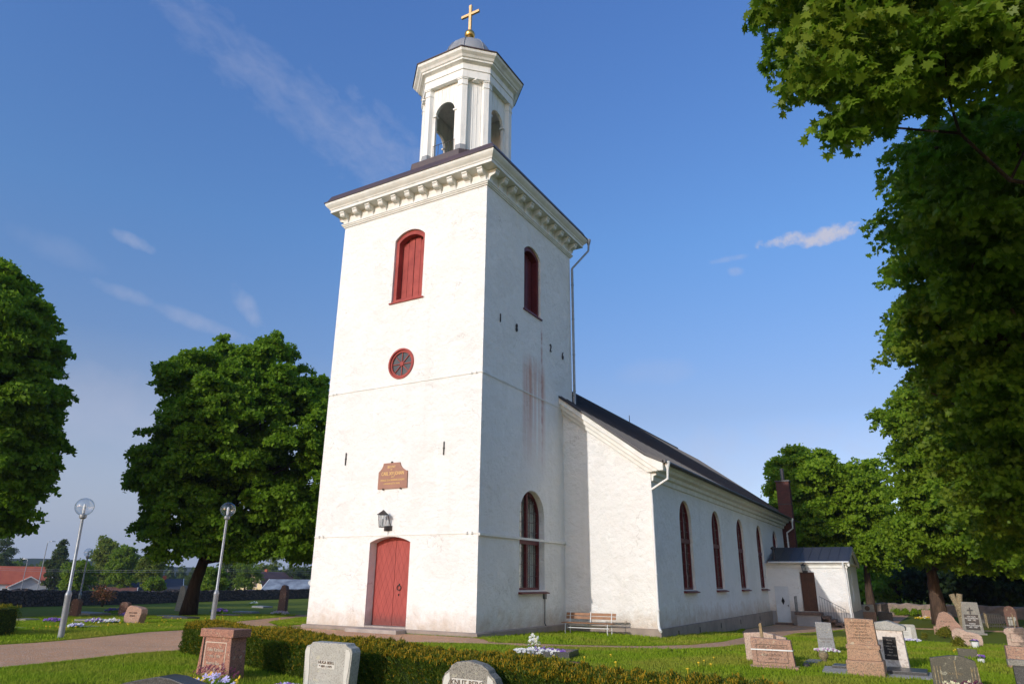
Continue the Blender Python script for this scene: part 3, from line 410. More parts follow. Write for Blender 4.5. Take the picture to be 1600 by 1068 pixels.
# ================================================================ church
CH=thing('church','white plastered village church with square tower, octagonal wooden lantern and gilded cross','church',(0,0,0))
SC=lambda x,y,z:(x,y,z)
FS=lambda Y:(lambda u,w,z:(u,Y+w,z))       # front face, w goes inward
FE=lambda X:(lambda u,w,z:(X-w,u,z))       # south face
def archpts(u0,u1,z0,zs,kind='round',n=14,rise=None):
    c=(u0+u1)/2; r=(u1-u0)/2; P=[(u0,z0),(u1,z0)]
    if kind=='round':
        k=1.0 if rise is None else rise/r
        P+=[(c+r*math.cos(PI*i/n),zs+k*r*math.sin(PI*i/n)) for i in range(n+1)]
    else:
        rr=(r*r+rise*rise)/(2*rise); th=math.asin(r/rr)
        P+=[(c+rr*math.sin(th-2*th*i/n),zs+rise-rr+rr*math.cos(th-2*th*i/n)) for i in range(n+1)]
    return P
def cutter(T,poly,depth,front=.4):
    mb=MB(T); mb.prism(poly,-front,depth); return mb.build('cut',MT['plaster'])
def bool_diff(o,cs):
    for c in cs:
        md=o.modifiers.new('b','BOOLEAN'); md.operation='DIFFERENCE'; md.solver='EXACT'; md.object=c
    dg=bpy.context.evaluated_depsgraph_get(); me=bpy.data.meshes.new_from_object(o.evaluated_get(dg)); o.modifiers.clear(); o.data=me
    for c in cs: bpy.data.objects.remove(c)
PL=MT['plaster']
W1,DN,PX=7.5,6.614,3.836
# --- tower body with recesses
doorP=archpts(-4.70,-2.85,-.5,2.86,'seg',rise=.20)
hatF=archpts(-4.52,-2.97,12.25,15.08,'seg',rise=.36); hatE=archpts(3.06,4.52,12.25,15.0,'seg',rise=.34)
winE=archpts(2.80,4.80,1.27,3.92,'round',rise=.98)
rnd=[(-3.78+.58*math.cos(2*PI*i/28),9.58+.58*math.sin(2*PI*i/28)) for i in range(28)]
mb=MB(); mb.box(-W1,0,0,7.6,-1,16.6); tw=mb.build('tower_wall',PL,CH)
bool_diff(tw,[cutter(FS(0),doorP,.45),cutter(FS(0),hatF,.52),cutter(FE(0),hatE,.48),cutter(FE(0),winE,.42),cutter(FS(0),rnd,.12)])
mb=MB(); mb.ring([(-W1,0),(0,0),(0,7.6),(-W1,7.6)],[(.13,-1),(.13,-.03),(.10,.0),(-.02,.005)]); mb.build('tower_plinth',MT['plinth'],CH)
# --- nave
NW=-7.5-PX
def gable_poly():
    c=-3.75
    return [(NW,-1.5),(PX,-1.5),(PX,5.75),(c,5.75+7.586*.745),(NW,5.75)]
wins=[(10.10,11.86),(15.40,17.10),(20.68,22.36),(25.95,27.62)]
mb=MB(); mb.prism(gable_poly(),DN,35.5); nv=mb.build('nave_wall',PL,CH)
cs=[cutter(FE(PX),archpts(a,b,1.30,5.05-(b-a)/2*1.05,'round',rise=(b-a)/2*1.05),.30) for a,b in wins]
W5=(31.2,32.9); cs.append(cutter(FE(PX),archpts(W5[0],W5[1],3.72,5.05-.88,'round'),.30))
bool_diff(nv,cs)
mb=MB()
mb.box(NW-.12,PX+.13,DN-.13,DN+.02,-2,-.05); mb.box(PX-.02,PX+.13,DN+.02,27.9,-2,-.052); mb.build('nave_plinth',MT['plinth'],CH)
for y in (8.6,11.6,15.2,19.2,24.0): mb=MB(); mb.box(PX+.125,PX+.137,y-.05,y+.05,-.42,-.2); mb.build('plinth_vent',MT['dark inside'],CH)
# roof
def roofprof(dz,ex=0):
    c=-3.75
    return [(8.28+ex,6.12),(7.95,6.26),(7.55,6.47),(5.5,7.98),(0,12.02)]
mb=MB()
pr=roofprof(0); c=-3.75
top=[(c+a,z) for a,z in pr]+[(c-a,z) for a,z in reversed(pr[:-1])]
bot=[(x,z-.10) for x,z in reversed(top)]
mb.prism(top+bot,DN-.42,36.0)
for k in range(60):   # standing seams
    y=DN-.2+k*.6
    for i in range(len(pr)-1):
        (a,z0),(b,z1)=pr[i],pr[i+1]
        for sg in (1,-1): mb.add([(c+sg*a,y,z0+.002),(c+sg*a,y+.025,z0+.002),(c+sg*b,y+.025,z1+.002),(c+sg*b,y,z1+.002),(c+sg*a,y,z0+.035),(c+sg*a,y+.025,z0+.035),(c+sg*b,y+.025,z1+.035),(c+sg*b,y,z1+.035)],[(4,5,6,7),(0,4,7,3),(1,2,6,5),(0,1,5,4)])
rf=mb.build('nave_roof',MT['black sheet'],CH)
mb=MB(); mb.tube([(c,DN-.3,12.05),(c,36,12.05)],.07,6); mb.box(c-.02,c+.02,24.98,25.02,12.0,12.6); mb.build('ridge_cap',MT['black sheet'],rf)
# rake boards (three stepped white bands)
def band(off0,off1,proj,name):
    # between roof underside lowered by off0 and off1 (vertical), sticking out by proj
    for sg in (1,-1):
        oa={0:8.22,.22:7.96}.get(off0,7.72); zz=lambda a:6.38+(7.5-a)*.745 if a<7.5 else 6.38-(a-7.5)*.46
        ah=7.5+(6.38-off1-5.74)/.745
        P=[(oa,zz(oa)-off0-.02),(7.5,6.36-off0),(5.5,7.85-off0),(3.5,9.34-off0),(3.5,9.34-off1),(ah,5.74),(oa,5.74)]
        mbb=MB(); mbb.prism([(c+sg*a,z) for a,z in P],DN-proj,DN+.05); mbb.build(name,MT['painted wood'],CH,bevel=.008)
band(0,.24,.36,'rake_board'); band(.22,.44,.25,'rake_board'); band(.42,.64,.12,'rake_board')
# eaves cornice on the long side
for sg in (1,-1):
    mb=MB(); s=lambda a: c+sg*a
    P=[(s(7.58),5.40),(s(7.66),5.42),(s(7.68),5.60),(s(7.80),5.64),(s(7.82),5.78),(s(8.02),5.84),(s(8.05),5.95),(s(8.2),6.0),(s(8.2),6.04),(s(7.58),6.3)]
    mb.prism(P,DN+.055,35.9); mb.build('eaves_cornice',MT['painted wood'],CH)
    mb=MB(); mb.tube([(c+sg*8.30,DN-.42,6.08),(c+sg*8.30,36.0,6.08)],.075,8); mb.build('roof_gutter',MT['black sheet'],CH)
def pipe(pts,name='downpipe',r=.052,mat='white metal',funnel=True):
    mb=MB(); mb.tube(pts,r,10)
    if funnel:
        p=pts[0]; mb.lathe([(r,-.02),(r*2.3,.22),(r*2.3,.30)],(p[0],p[1],p[2]),12)
    p=pts[2]; q=pts[-2]
    for k in range(4):
        z=p[2]+(q[2]-p[2])*(k+.5)/4; mb.lathe([(r,-.02),(r*1.35,-.02),(r*1.35,.02),(r,.02)],(p[0]+(q[0]-p[0])*(k+.5)/4,p[1]+(q[1]-p[1])*(k+.5)/4,z),10)
    return mb.build(name,MT[mat],CH,smooth=True)
pipe([(4.60,6.45,5.80),(4.58,6.45,5.42),(PX+.02,DN-.06,5.05),(PX+.02,DN-.06,4.8),(PX+.02,DN-.06,.12),(PX+.05,DN-.10,-.02),(PX+.16,DN-.26,-.12)])
pipe([(4.60,35.4,5.80),(4.60,35.4,5.4),(4.15,35.45,5.1),(4.15,35.45,4.8),(4.15,35.45,3.3),(4.15,35.4,3.1)])
pipe([(.72,8.3,17.3),(.70,8.3,17.0),(.12,7.62,15.9),(.12,7.62,15.6),(.12,7.62,8.9),(.12,7.62,8.55)],mat='galvanised')
mb=MB(); mb.tube([(.05,7.63,15.9),(.05,7.63,8.6)],.012,5); mb.build('lightning_wire',MT['white metal'],CH)
# --- windows
def window(T,u0,u1,z0,zs,rise,sillT=True,transom=None,cols=2,rows=4,curtain=None,mull=True,muntin_top=5,depth=.28,fw=.085):
    P=archpts(u0+.002,u1-.002,z0+.002,zs,'round',rise=rise,n=18); cu=(u0+u1)/2
    Q=[(cu+(p[0]-cu)*(1-2*fw/(u1-u0)),(p[1]+fw if i<2 else zs+(p[1]-zs)*(1-fw/rise) if p[1]>=zs else p[1])) for i,p in enumerate(P)]
    mb=MB(T); n=len(P); a0,a1=depth-.16,depth-.05
    vs=[(p[0],a0,p[1]) for p in P]+[(p[0],a0,p[1]) for p in Q]+[(p[0],a1,p[1]) for p in Q]
    fs=[(i,(i+1)%n,n+(i+1)%n,n+i) for i in range(n)]+[(n+i,n+(i+1)%n,2*n+(i+1)%n,2*n+i) for i in range(n)]
    mb.add(vs,fs)
    ztop=zs+rise-fw*.8
    if mull: mb.box(cu-.045,cu+.045,a0-.01,a1,z0+fw,ztop)
    if transom: mb.box(u0+.05,u1-.05,a0-.025,a1-.003,transom-.09,transom+.09)
    fr=mb.build('window',MT['dark red paint'],CH)
    mb=MB(T)
    def width(z):
        if z<=zs: return (u1-u0)/2-fw
        t=(z-zs)/(rise-fw*.7); return ((u1-u0)/2-fw)*math.sqrt(max(0,1-t*t))
    zz=[]
    zt=transom or z0
    if transom: zz+=[z0+fw+(transom-z0-fw)*k/rows for k in range(1,rows)]
    zz+=[zt+(ztop-zt)*k/muntin_top for k in range(1,muntin_top)]
    for z in zz:
        w=width(z); mb.box(cu-w,cu+w,a0+.05,a0+.07,z-.009,z+.009)
    for sg in (-1,1):
        for k in range(1,cols+1):
            x=cu+sg*(.055+((u1-u0)/2-fw-.055)*k/(cols+1)); w=abs(x-cu)/((u1-u0)/2-fw)
            zt2=zs+(rise-fw)*math.sqrt(max(0,1-w*w)); mb.box(x-.009,x+.009,a0+.048,a0+.068,z0+fw,zt2)
    mb.build('glazing_bars',MT['bar paint'],fr)
    mb=MB(T); mb.prism(Q,a1-.015,a1-.009); mb.build('pane',MT['window glass'],fr)
    mb=MB(T); mb.prism(P,depth-.010,depth-.003); mb.build('room_backing',MT['dim room'],fr)  # backing sheet painted as the dim room behind the glass
    if curtain:
        mb=MB(T)
        for (ua,ub) in curtain:
            nn=14; vs=[];fs=[]
            for k in range(nn+1):
                u=ua+(ub-ua)*k/nn; w=a1+.016+.010*math.sin(k*2.1)
                zt2=zs+(rise-fw)*math.sqrt(max(0,1-(min(.999,abs(u-cu)/((u1-u0)/2-fw)))**2))
                vs+=[(u,w,z0+fw),(u,w,zt2)]
            for k in range(nn): fs.append((2*k,2*k+2,2*k+3,2*k+1))
            mb.add(vs,fs)
        mb.build('curtain',MT['curtain'],fr)
    if sillT:
        mb=MB(T); mb.add([(u0-.05,-.16,z0-.09),(u1+.12,-.16,z0-.09),(u1+.12,depth-.13,z0+.012),(u0-.05,depth-.13,z0+.012),(u0-.05,-.16,z0-.13),(u1+.12,-.16,z0-.13),(u1+.12,.003,z0-.13),(u0-.05,.003,z0-.13)],[(0,1,2,3),(4,7,6,5),(0,4,5,1),(1,5,6,2),(0,3,7,4)])
        mb.build('sill',MT['dark red paint'],fr)
    return fr
for a,b in wins: window(FE(PX),a,b,1.30,5.05-(b-a)/2*1.05,(b-a)/2*1.05,transom=3.32,cols=1,rows=4,muntin_top=4)
window(FE(PX),W5[0],W5[1],3.72,4.17,.85,sillT=False,cols=1,muntin_top=3,depth=.28)
window(FE(0),2.80,4.80,1.27,3.92,.98,transom=3.0,cols=2,rows=4,muntin_top=5,depth=.40,curtain=[(2.92,3.75),(4.25,4.7)])
# --- belfry hatches
def hatch(T,poly,inner,d,u0,u1,z0,mat,name='belfry_hatch'):
    mb=MB(T); n=len(poly); cu=(u0+u1)/2
    a0=d
    vs=[(p[0],a0,p[1]) for p in poly]+[(p[0],a0,p[1]) for p in inner]+[(p[0],a0+.33,p[1]) for p in inner]
    mb.add(vs,[(i,(i+1)%n,n+(i+1)%n,n+i) for i in range(n)]+[(n+i,n+(i+1)%n,2*n+(i+1)%n,2*n+i) for i in range(n)])
    fr=mb.build(name,mat,CH)
    zt=max(p[1] for p in inner)
    for s0,s1 in ((u0+.16,cu-.012),(cu+.012,u1-.16)):
        mb=MB(T); w=(s1-s0)/2
        for k in range(2):
            xa=s0+k*w+.006; xb=s0+(k+1)*w-.006; xm=(xa+xb)/2
            t=abs(xm-cu)/((u1-u0)/2-.16); zz=zt-.30*t*t-.02
            mb.box(xa,xb,a0+.27+.004*k,a0+.31,z0+.17,zz)
        mb.build('shutter',mat,fr)
    mb=MB(T); mb.box(u0-.08,u1+.10,-.06,d,z0-.05,z0+.004); mb.build('sill',mat,fr)
    return fr
hatch(FS(0),hatF,archpts(-4.36,-3.13,12.41,14.98,'seg',rise=.27),.10,-4.52,-2.97,12.25,MT['red paint'])
hatch(FE(0),hatE,archpts(3.20,4.38,12.41,14.9,'seg',rise=.26),.09,3.06,4.52,12.25,MT['dark red paint'])
# --- round window
T=FS(0)
mb=MB(T); cxr,czr=-3.78,9.58
def annulus(mb,ro,ri,a0,a1,n=36):
    vs=[]
    for r,a in ((ro,a1),(ro,a0),(ri,a0),(ri,a1)):
        vs+=[(cxr+r*math.cos(2*PI*k/n),a,czr+r*math.sin(2*PI*k/n)) for k in range(n)]
    mb.add(vs,[(q*n+k,q*n+(k+1)%n,((q+1)%4)*n+(k+1)%n,((q+1)%4)*n+k) for q in range(4) for k in range(n)])
annulus(mb,.625,.555,-.04,.05); annulus(mb,.553,.475,.02,.07); rw=mb.build('round_window',MT['red paint'],CH,smooth=True)
mb=MB(T)
for k in range(8):
    g=PI*k/4; d=(math.cos(g),math.sin(g)); p=(-d[1]*.014,d[0]*.014)
    mb.prism([(cxr+d[0]*.05+p[0],czr+d[1]*.05+p[1]),(cxr+d[0]*.46+p[0],czr+d[1]*.46+p[1]),(cxr+d[0]*.46-p[0],czr+d[1]*.46-p[1]),(cxr+d[0]*.05-p[0],czr+d[1]*.05-p[1])],.035,.06)
mb.prism([(cxr+.085*math.cos(PI*k/8),czr+.085*math.sin(PI*k/8)) for k in range(16)],.02,.055); mb.build('glazing_bars',MT['red paint'],rw)
mb=MB(T); mb.prism([(cxr+.47*math.cos(PI*k/16),czr+.47*math.sin(PI*k/16)) for k in range(32)],.07,.08); mb.build('pane',MT['round pane'],rw)
# --- door
mb=MB(FS(0)); P=archpts(-4.69,-3.775,.06,2.86,'seg',rise=.2)
def leafpoly(u0,u1):
    full=archpts(-4.698,-2.852,.06,2.86,'seg',rise=.195,n=20); pts=[(u0,.06),(u1,.06)]
    top=[p for p in full[2:] if u0<=p[0]<=u1]
    rr=(.923**2+.195**2)/(2*.195); zf=lambda u:2.86+.195-rr+math.sqrt(rr*rr-(u+3.775)**2)
    return pts+[(u1,zf(u1))]+[p for p in top if u0+.02<p[0]<u1-.02]+[(u0,zf(u0))]
mb=MB(FS(0)); mb.prism(leafpoly(-4.697,-3.782),.38,.44); mb.build('door',MT['door'],CH)
mb=MB(FS(0)); mb.prism(leafpoly(-3.768,-2.853),.38,.44); d2=mb.build('door',MT['door'],CH)
mb=MB(); mb.tube([(-3.52+.085*math.cos(t*PI/8),.345,1.32+.085*math.sin(t*PI/8)) for t in range(17)],.014,6); mb.box(-3.54,-3.50,.35,.38,1.38,1.46); mb.box(-3.53,-3.51,.34,.38,1.05,1.12); mb.build('ring_handle',MT['iron'],d2)
mb=MB(); mb.add([(-4.95,-.02,-.28),(-2.70,-.02,-.28),(-2.70,-.02,.02),(-4.95,-.02,.02)],[]); mb.box(-4.98,-2.72,-.66,-.004,-.3,-.005); mb.box(-4.69,-2.86,.0,.43,-.05,.055); mb.build('door_step',MT['door slab'],CH,bevel=.01)
# --- plaque
mb=MB(FS(0)); pp=[(-4.49,4.76),(-3.11,4.76),(-3.13,5.38),(-3.24,5.41),(-3.38,5.50),(-3.46,5.60),(-3.50,5.71),(-4.27,5.71),(-4.29,5.62),(-4.35,5.51),(-4.44,5.42),(-4.49,5.39)]
mb.prism(pp,-.05,.01); pq=mb.build('plaque',MT['plaque stone'],CH,bevel=.006)
def text(s,size,loc,parent,mat,name='inscription',rot=(PI/2,0,0),ext=.003,sp=1.0,sx=1,align='CENTER'):
    cu=bpy.data.curves.new('t','FONT'); cu.body=s; cu.size=size; cu.extrude=ext; cu.align_x=align; cu.align_y='CENTER'; cu.space_line=sp; cu.resolution_u=2
    o=bpy.data.objects.new('t',cu); COL.objects.link(o); bpy.context.view_layer.update()
    me=bpy.data.meshes.new_from_object(o.evaluated_get(bpy.context.evaluated_depsgraph_get())); bpy.data.objects.remove(o); bpy.data.curves.remove(cu)
    me.name=name; me.materials.clear(); me.materials.append(mat); me.transform(Matrix.Diagonal((sx,1,1,1)))
    me.transform(Matrix.Translation(loc)@Matrix.Rotation(rot[2],4,'Z')@Matrix.Rotation(rot[0],4,'X'))
    return link(bpy.data.objects.new(name,me),parent)
GL=MT['gold letters']
text('BEGYNT',.125,(-3.88,-.053,5.555),pq,GL,sx=.8); text('AF',.07,(-3.88,-.053,5.46),pq,GL); text('CARL XIV JOHAN',.19,(-3.81,-.053,5.31),pq,GL,sx=.72)
text('SOM',.065,(-3.81,-.053,5.185),pq,GL); text('SVERIGES OCH NORRIGES KONUNG',.098,(-3.80,-.053,5.07),pq,GL,sx=.70); text('UPPFÖRDES DETTA TEMPEL',.08,(-3.82,-.053,4.94),pq,GL,sx=.78)
mb=MB()
for x,z in ((-4.22,4.745),(-3.40,4.745),(-3.88,5.73)): mb.box(x-.025,x+.025,-.075,0,z-.025,z+.03)
mb.build('plaque_hook',MT['iron'],pq)
# --- wall lantern over the door
def wall_lantern(x,y,z,parent,s=1.0):
    mb=MB(); H=.40*s; r0,r1=.10*s,.15*s
    for k in range(6):
        a=PI/3*k+PI/6; mb.tube([(x+r0*math.cos(a),y+r0*math.sin(a),z),(x+r1*math.cos(a),y+r1*math.sin(a),z+H)],.009*s,5)
    mb.lathe([(r0*1.05,-.02*s),(r0*1.05,.01*s)],(x,y,z),6,PI/6); mb.lathe([(r1*1.35,0),(r1*1.3,.02*s),(.02,.14*s),(0,.17*s)],(x,y,z+H),6,PI/6)
    mb.tube([(x,y,z+H+.1*s),(x,y+.02,z+H+.16*s),(x+.10*s,y+.16*s,z+H+.02*s),(x+.12*s,y+.30*s,z+.05)],.014*s,6); mb.box(x-.13*s,x+.22*s,y+.27*s,y+.30*s,z-.12*s,z+.05*s)
    o=mb.build('wall_lantern',MT['iron'],parent)
    mb=MB(); mb.lathe([(r0*.96,.01),(r1*.96,H)],(x,y,z),6,PI/6); mb.build('lantern_glass',MT['globe glass'],o)
    mb=MB(); mb.lathe([(.0,0),(.028*s,.02),(.03*s,.12*s),(.035*s,.2*s),(.0,.25*s)],(x,y,z+.04*s),10); mb.build('bulb',MT['white metal'],o)
    return o
wall_lantern(-3.93,-.31,3.38,CH,1.05)
mb=MB(); mb.tube([(-3.88,-.012,3.3),(-3.875,-.012,3.08)],.008,5); mb.build('lantern_cable',MT['iron'],CH)
# --- tie rods and wall anchors, year numerals
for bb in ((-W1-.01,.02,-.028,.005,3.085,3.11),(.022,.075,-.02,DN,3.03,3.11),(-W1-.01,.02,-.026,.005,8.72,8.74),(.022,.04,-.02,DN,8.70,8.735)): mb=MB(); mb.box(*bb); mb.build('tie_rod',MT['painted wood'],CH)
mb=MB()
for x in (-7.25,-7.05,-.45,-.25): mb.lathe([(.035,-.03),(.035,.05)],(x,-.04,3.1),8); mb.lathe([(.03,-.03),(.03,.04)],(x,-.03,8.73),8)
mb.build('wall_bolt',MT['painted wood'],CH)
for x,z in ((-6.23,6.02),(-1.55,6.07)):
    mb=MB(); mb.box(x-.013,x+.013,-.05,0,z-.24,z+.24); mb.box(x-.03,x+.03,-.045,0,z-.02,z+.03); mb.build('wall_anchor',MT['iron'],CH)
for s,y,z in (('1',1.15,11.17),('8',2.42,11.17),('2',5.42,11.2),('6',6.62,11.17)):
    text(s,.50,(.03,y,z),CH,MT['iron'],name='iron_numeral',rot=(PI/2,0,PI/2),ext=.02,sx=.62)
mb=MB(); mb.tube([(.05,4.72,1.0),(.04,4.72,.1),(.06,4.78,0),(.06,5.1,-.04)],.022,8); mb.box(.0,.09,4.66,4.80,.95,1.2); mb.build('cable_box',MT['grey iron'],CH)
# --- cornice of the tower
SQ=[(-W1,0),(0,0),(0,7.6),(-W1,7.6)]
mb=MB(); mb.ring(SQ,[(-.01,16.45),(.05,16.46),(.05,16.50),(.09,16.52),(.10,16.57),(.13,16.58),(.13,16.63),(.05,16.65),(.05,17.09),(.10,17.10),(.50,17.12),(.50,17.24),(.53,17.26),(.55,17.31),(.62,17.38),(.68,17.46),(.70,17.52),(.70,17.56),(-.5,17.58)])
cn=mb.build('tower_cornice',MT['painted wood'],CH)
bp=[(0,.0),(.06,.0),(.07,.10),(.11,.17),(.20,.20),(.27,.215),(.32,.26),(.34,.32),(.34,.38),(.38,.38),(.38,.44),(0,.44)]
def bracket(T,u):
    mb=MB(T); n=len(bp); vs=[(u-.125,-p[0]-.05,16.65+p[1]) for p in bp]+[(u+.125,-p[0]-.05,16.65+p[1]) for p in bp]
    mb.add(vs,[tuple(range(n)),tuple(range(2*n-1,n-1,-1))]+[(i,(i+1)%n,n+(i+1)%n,n+i) for i in range(n)]); mb.build('bracket',MT['painted wood'],cn)
for k in range(11):
    u=-W1+.10+k*(W1-.22)/10.0
    bracket(FS(0),u)
    bracket(FE(0),.12+k*(7.6-.24)/10)
for k in range(11):
    bracket(lambda u,w,z:(-W1+w,u,z),.12+k*(7.6-.24)/10); bracket(lambda u,w,z:(u,7.6-w,z),-W1+.12+k*(W1-.24)/10)
mb=MB(); mb.ring(SQ,[(.5,17.58),(.74,17.565),(.74,17.60),(.66,17.64),(.52,17.95),(.0,18.25),(-1.5,19.1),(-3.6,19.25)],cap=True); mb.build('tower_roof',MT['brown sheet'],CH)
# --- lantern
CX,CY=-3.75,3.79
def octo(a,b): return [(CX-b,CY-a),(CX+b,CY-a),(CX+a,CY-b),(CX+a,CY+b),(CX+b,CY+a),(CX-b,CY+a),(CX-a,CY+b),(CX-a,CY-b)]
mb=MB(); mb.ring(octo(2.42,1.32),[(0,18.2),(0,19.80),(-.03,19.84),(-.3,19.9),(-1.2,19.95)],cap=True); mb.build('lantern_base',MT['brown sheet'],CH)
A0,B0=1.80,.98
Z0,Z1=19.9,24.12
LO=octo(A0,B0)
mb=MB()
LR=None
for i in range(8):
    p=Vector(LO[i]); q=Vector(LO[(i+1)%8]); d=(q-p); L=d.length; d=d.normalized(); nr=Vector((d.y,-d.x))
    Tt=lambda u,w,z,p=p,d=d,nr=nr:(p.x+d.x*u-nr.x*w,p.y+d.y*u-nr.y*w,z)
    mb.T=Tt
    if i%2==0:
        r=.56; cu=L/2; zs=22.55
        poly=[(0,Z0),(cu-r,Z0),(cu-r,zs)]+[(cu-r*math.cos(PI*k/16),zs+r*1.12*math.sin(PI*k/16)) for k in range(1,16)]+[(cu+r,zs),(cu+r,Z0),(L,Z0),(L,Z1),(0,Z1)]
        mb.prism(poly,0,.14)
        for sg in (-1,1): mb.box(cu+sg*(r+.02)-.09,cu+sg*(r+.02)+.09,-.05,.18,zs-.03,zs+.05)
        nb=9
        for k in range(nb):
            u=.06+(L-.12)*k/(nb-1)
            if abs(u-cu)<r: zb=zs+1.12*math.sqrt(max(0,r*r-(u-cu)**2))+.04
            else: zb=Z0
            mb.box(u-.012,u+.012,-.016,0.002,zb,Z1-.02)
    else:
        mb.prism([(0,Z0),(L,Z0),(L,Z1),(0,Z1)],0,.10)
        for k in range(6):
            u=.1+(L-.2)*k/5; mb.box(u-.012,u+.012,-.018,.002,Z0+.2,Z1-.02)
mb.T=None
mb.box(CX-1.6,CX+1.6,CY-1.6,CY+1.6,Z1-.1,Z1-.02)
LN=mb.build('lantern',MT['boards'],CH)
LO2=octo(1.98,1.06)
for i in range(8):
    p=Vector(LO2[i]); a=Vector(LO2[i-1]); b=Vector(LO2[(i+1)%8]); d1=(a-p).normalized(); d2=(b-p).normalized(); w=.25
    n1=Vector((-d1.y,d1.x)); n2=Vector((d2.y,-d2.x)); inn=((Vector((CX,CY))-p).normalized())
    def pil(ex,w):
        o=p-inn*ex*1.08; return [tuple(p+d1*w-n1*0+n1*(-0)+(-inn)*ex*.9),tuple(o),tuple(p+d2*w+(-inn)*ex*.9),tuple(p+d2*w+inn*.25),tuple(p+inn*.3),tuple(p+d1*w+inn*.25)]
    mb=MB(); mb.mi=0; mb.prism(pil(0,w),Z0+.5,Z1-.42,'z'); mb.prism(pil(.03,w+.02),Z1-.42,Z1-.36,'z'); mb.prism(pil(.012,w+.01),Z1-.36,Z1-.10,'z'); mb.prism(pil(.05,w+.04),Z1-.10,Z1,'z')
    mb.mi=1; mb.prism(pil(.025,w+.02),Z0-.1,Z0+.5,'z'); mb.build('pilaster',[MT['boards'],MT['lead']],LN)
mb=MB(); EO=octo(1.92,1.05)
mb.ring(EO,[(-.3,24.09),(.12,24.09),(.12,24.50),(.16,24.52),(.16,24.56),(.13,24.58),(.13,24.86),(.20,24.90),(.30,24.95),(.31,25.03),(.36,25.06),(.42,25.16),(.54,25.27),(.57,25.36),(.57,25.41),(0,25.44)]); mb.build('entablature',MT['boards'],LN)
mb=MB(); mb.ring(EO,[(.3,25.42),(.62,25.40),(.62,25.45),(.56,25.49),(-.62,26.25)],cap=True); mb.build('lantern_roof',MT['brown sheet'],LN)
mb=MB(); mb.lathe([(1.42,26.0),(1.42,26.5),(1.48,26.52),(1.48,26.62),(1.36,26.66),(1.33,27.0),(1.22,27.4),(1.02,27.78),(.72,28.08),(.38,28.28),(.16,28.36),(.14,28.5),(0,28.5)],(CX,CY,-.22),16,PI/16)
for k in range(8):
    g=PI/4*k+PI/8; P=[(1.345,26.66),(1.335,27.0),(1.225,27.4),(1.025,27.78),(.725,28.08),(.385,28.28)]
    mb.tube([(CX+r*math.cos(g),CY+r*math.sin(g),z-.208) for r,z in P],.018,5)
mb.build('dome',MT['lead'],LN,smooth=True)
for i in range(0,8,2):
    p=Vector(LO[i]); q=Vector(LO[(i+1)%8]); d=(q-p); L=d.length; d=d.normalized(); cu=L/2
    mb=MB(lambda u,w,z,p=p,d=d:(p.x+d.x*u-d.y*w,p.y+d.y*u+d.x*w,z))
    for z in (Z0+.18,Z0+1.0): mb.box(cu-.62,cu+.62,-.02,.0,z-.012,z+.012)
    for k in range(5): u=cu-.6+.3*k; mb.box(u-.009,u+.009,-.018,-.002,Z0+.05,Z0+1.0)
    mb.build('railing',MT['iron'],LN)
mb=MB(); mb.lathe([(.0,28.37)]+[(.275*math.sin(PI*k/12),28.65-.275*math.cos(PI*k/12)) for k in range(1,12)]+[(.05,28.95),(0,28.95)],(CX,CY,0),24); mb.build('gilded_ball',MT['gold'],CH,smooth='all')
mb=MB(); mb.box(CX-.075,CX+.075,CY-.06,CY+.06,28.93,30.60); mb.box(CX-.56,CX-.075,CY-.058,CY+.058,29.93,30.08); mb.box(CX+.075,CX+.56,CY-.058,CY+.058,29.93,30.08); mb.build('cross',MT['gold wood'],CH,bevel=.012)
# --- vestry annex
VY=27.9; VX=8.52
mb=MB(); mb.box(PX-.02,VX,VY,34.1,-1.5,2.80); 
mb.add([(VX,VY,2.80),(VX,34.1,2.80),(VX,31,3.78),(VX-.3,VY,2.80),(VX-.3,34.1,2.80),(VX-.3,31,3.78)],[(0,1,2),(3,5,4),(0,2,5,3),(1,4,5,2)])
va=mb.build('vestry_wall',PL,CH)
bool_diff(va,[cutter(FS(VY),[(5.80,0.0),(6.65,0.0),(6.65,2.26),(5.80,2.26)],.22),cutter(FS(VY),[(4.22,-.68),(5.04,-.68),(5.04,1.42),(4.22,1.42)],.06),cutter(FE(VX),archpts(29.6,30.3,.55,2.0,'round'),.2)])
mb=MB(); mb.box(5.06,VX+.04,VY-.04,VY-.0,-1.5,-.01); mb.box(VX,VX+.04,VY,34.1,-1.5,-.01); mb.box(PX,4.20,VY-.04,VY,-1.5,-.01); mb.build('vestry_plinth',MT['vestry plinth'],CH)
mb=MB(); mb.ring([(PX,VY),(VX,VY),(VX,34.1),(PX,34.1)],[(-.01,2.50),(.05,2.50),(.05,2.56),(.01,2.57),(.01,2.68),(.10,2.70),(.16,2.76),(.16,2.80),(-.05,2.80)]); mb.build('vestry_cornice',MT['painted wood'],CH)
mb=MB(); T=lambda x0,x1,ya,za,yb,zb,t=.06: mb.add([(x0,ya,za),(x1,ya,za),(x1,yb,zb),(x0,yb,zb),(x0,ya,za+t),(x1,ya,za+t),(x1,yb,zb+t),(x0,yb,zb+t)],[(0,1,2,3),(4,7,6,5),(0,4,5,1),(1,5,6,2),(2,6,7,3),(3,7,4,0)])
T(PX+.14,8.74,VY-.22,2.81,31,3.80); T(PX+.14,8.74,34.3,2.81,31,3.80)
for k in range(9):
    x=4.12+k*.56; T(x,x+.03,VY-.22,2.872,31,3.862,.035)
mb.build('vestry_roof',MT['vestry sheet'],CH)
mb=MB(); T(8.60,8.72,VY-.2,2.60,31,3.59,.20); T(8.60,8.72,34.28,2.60,31,3.59,.20); mb.build('barge_board',MT['painted wood'],CH)
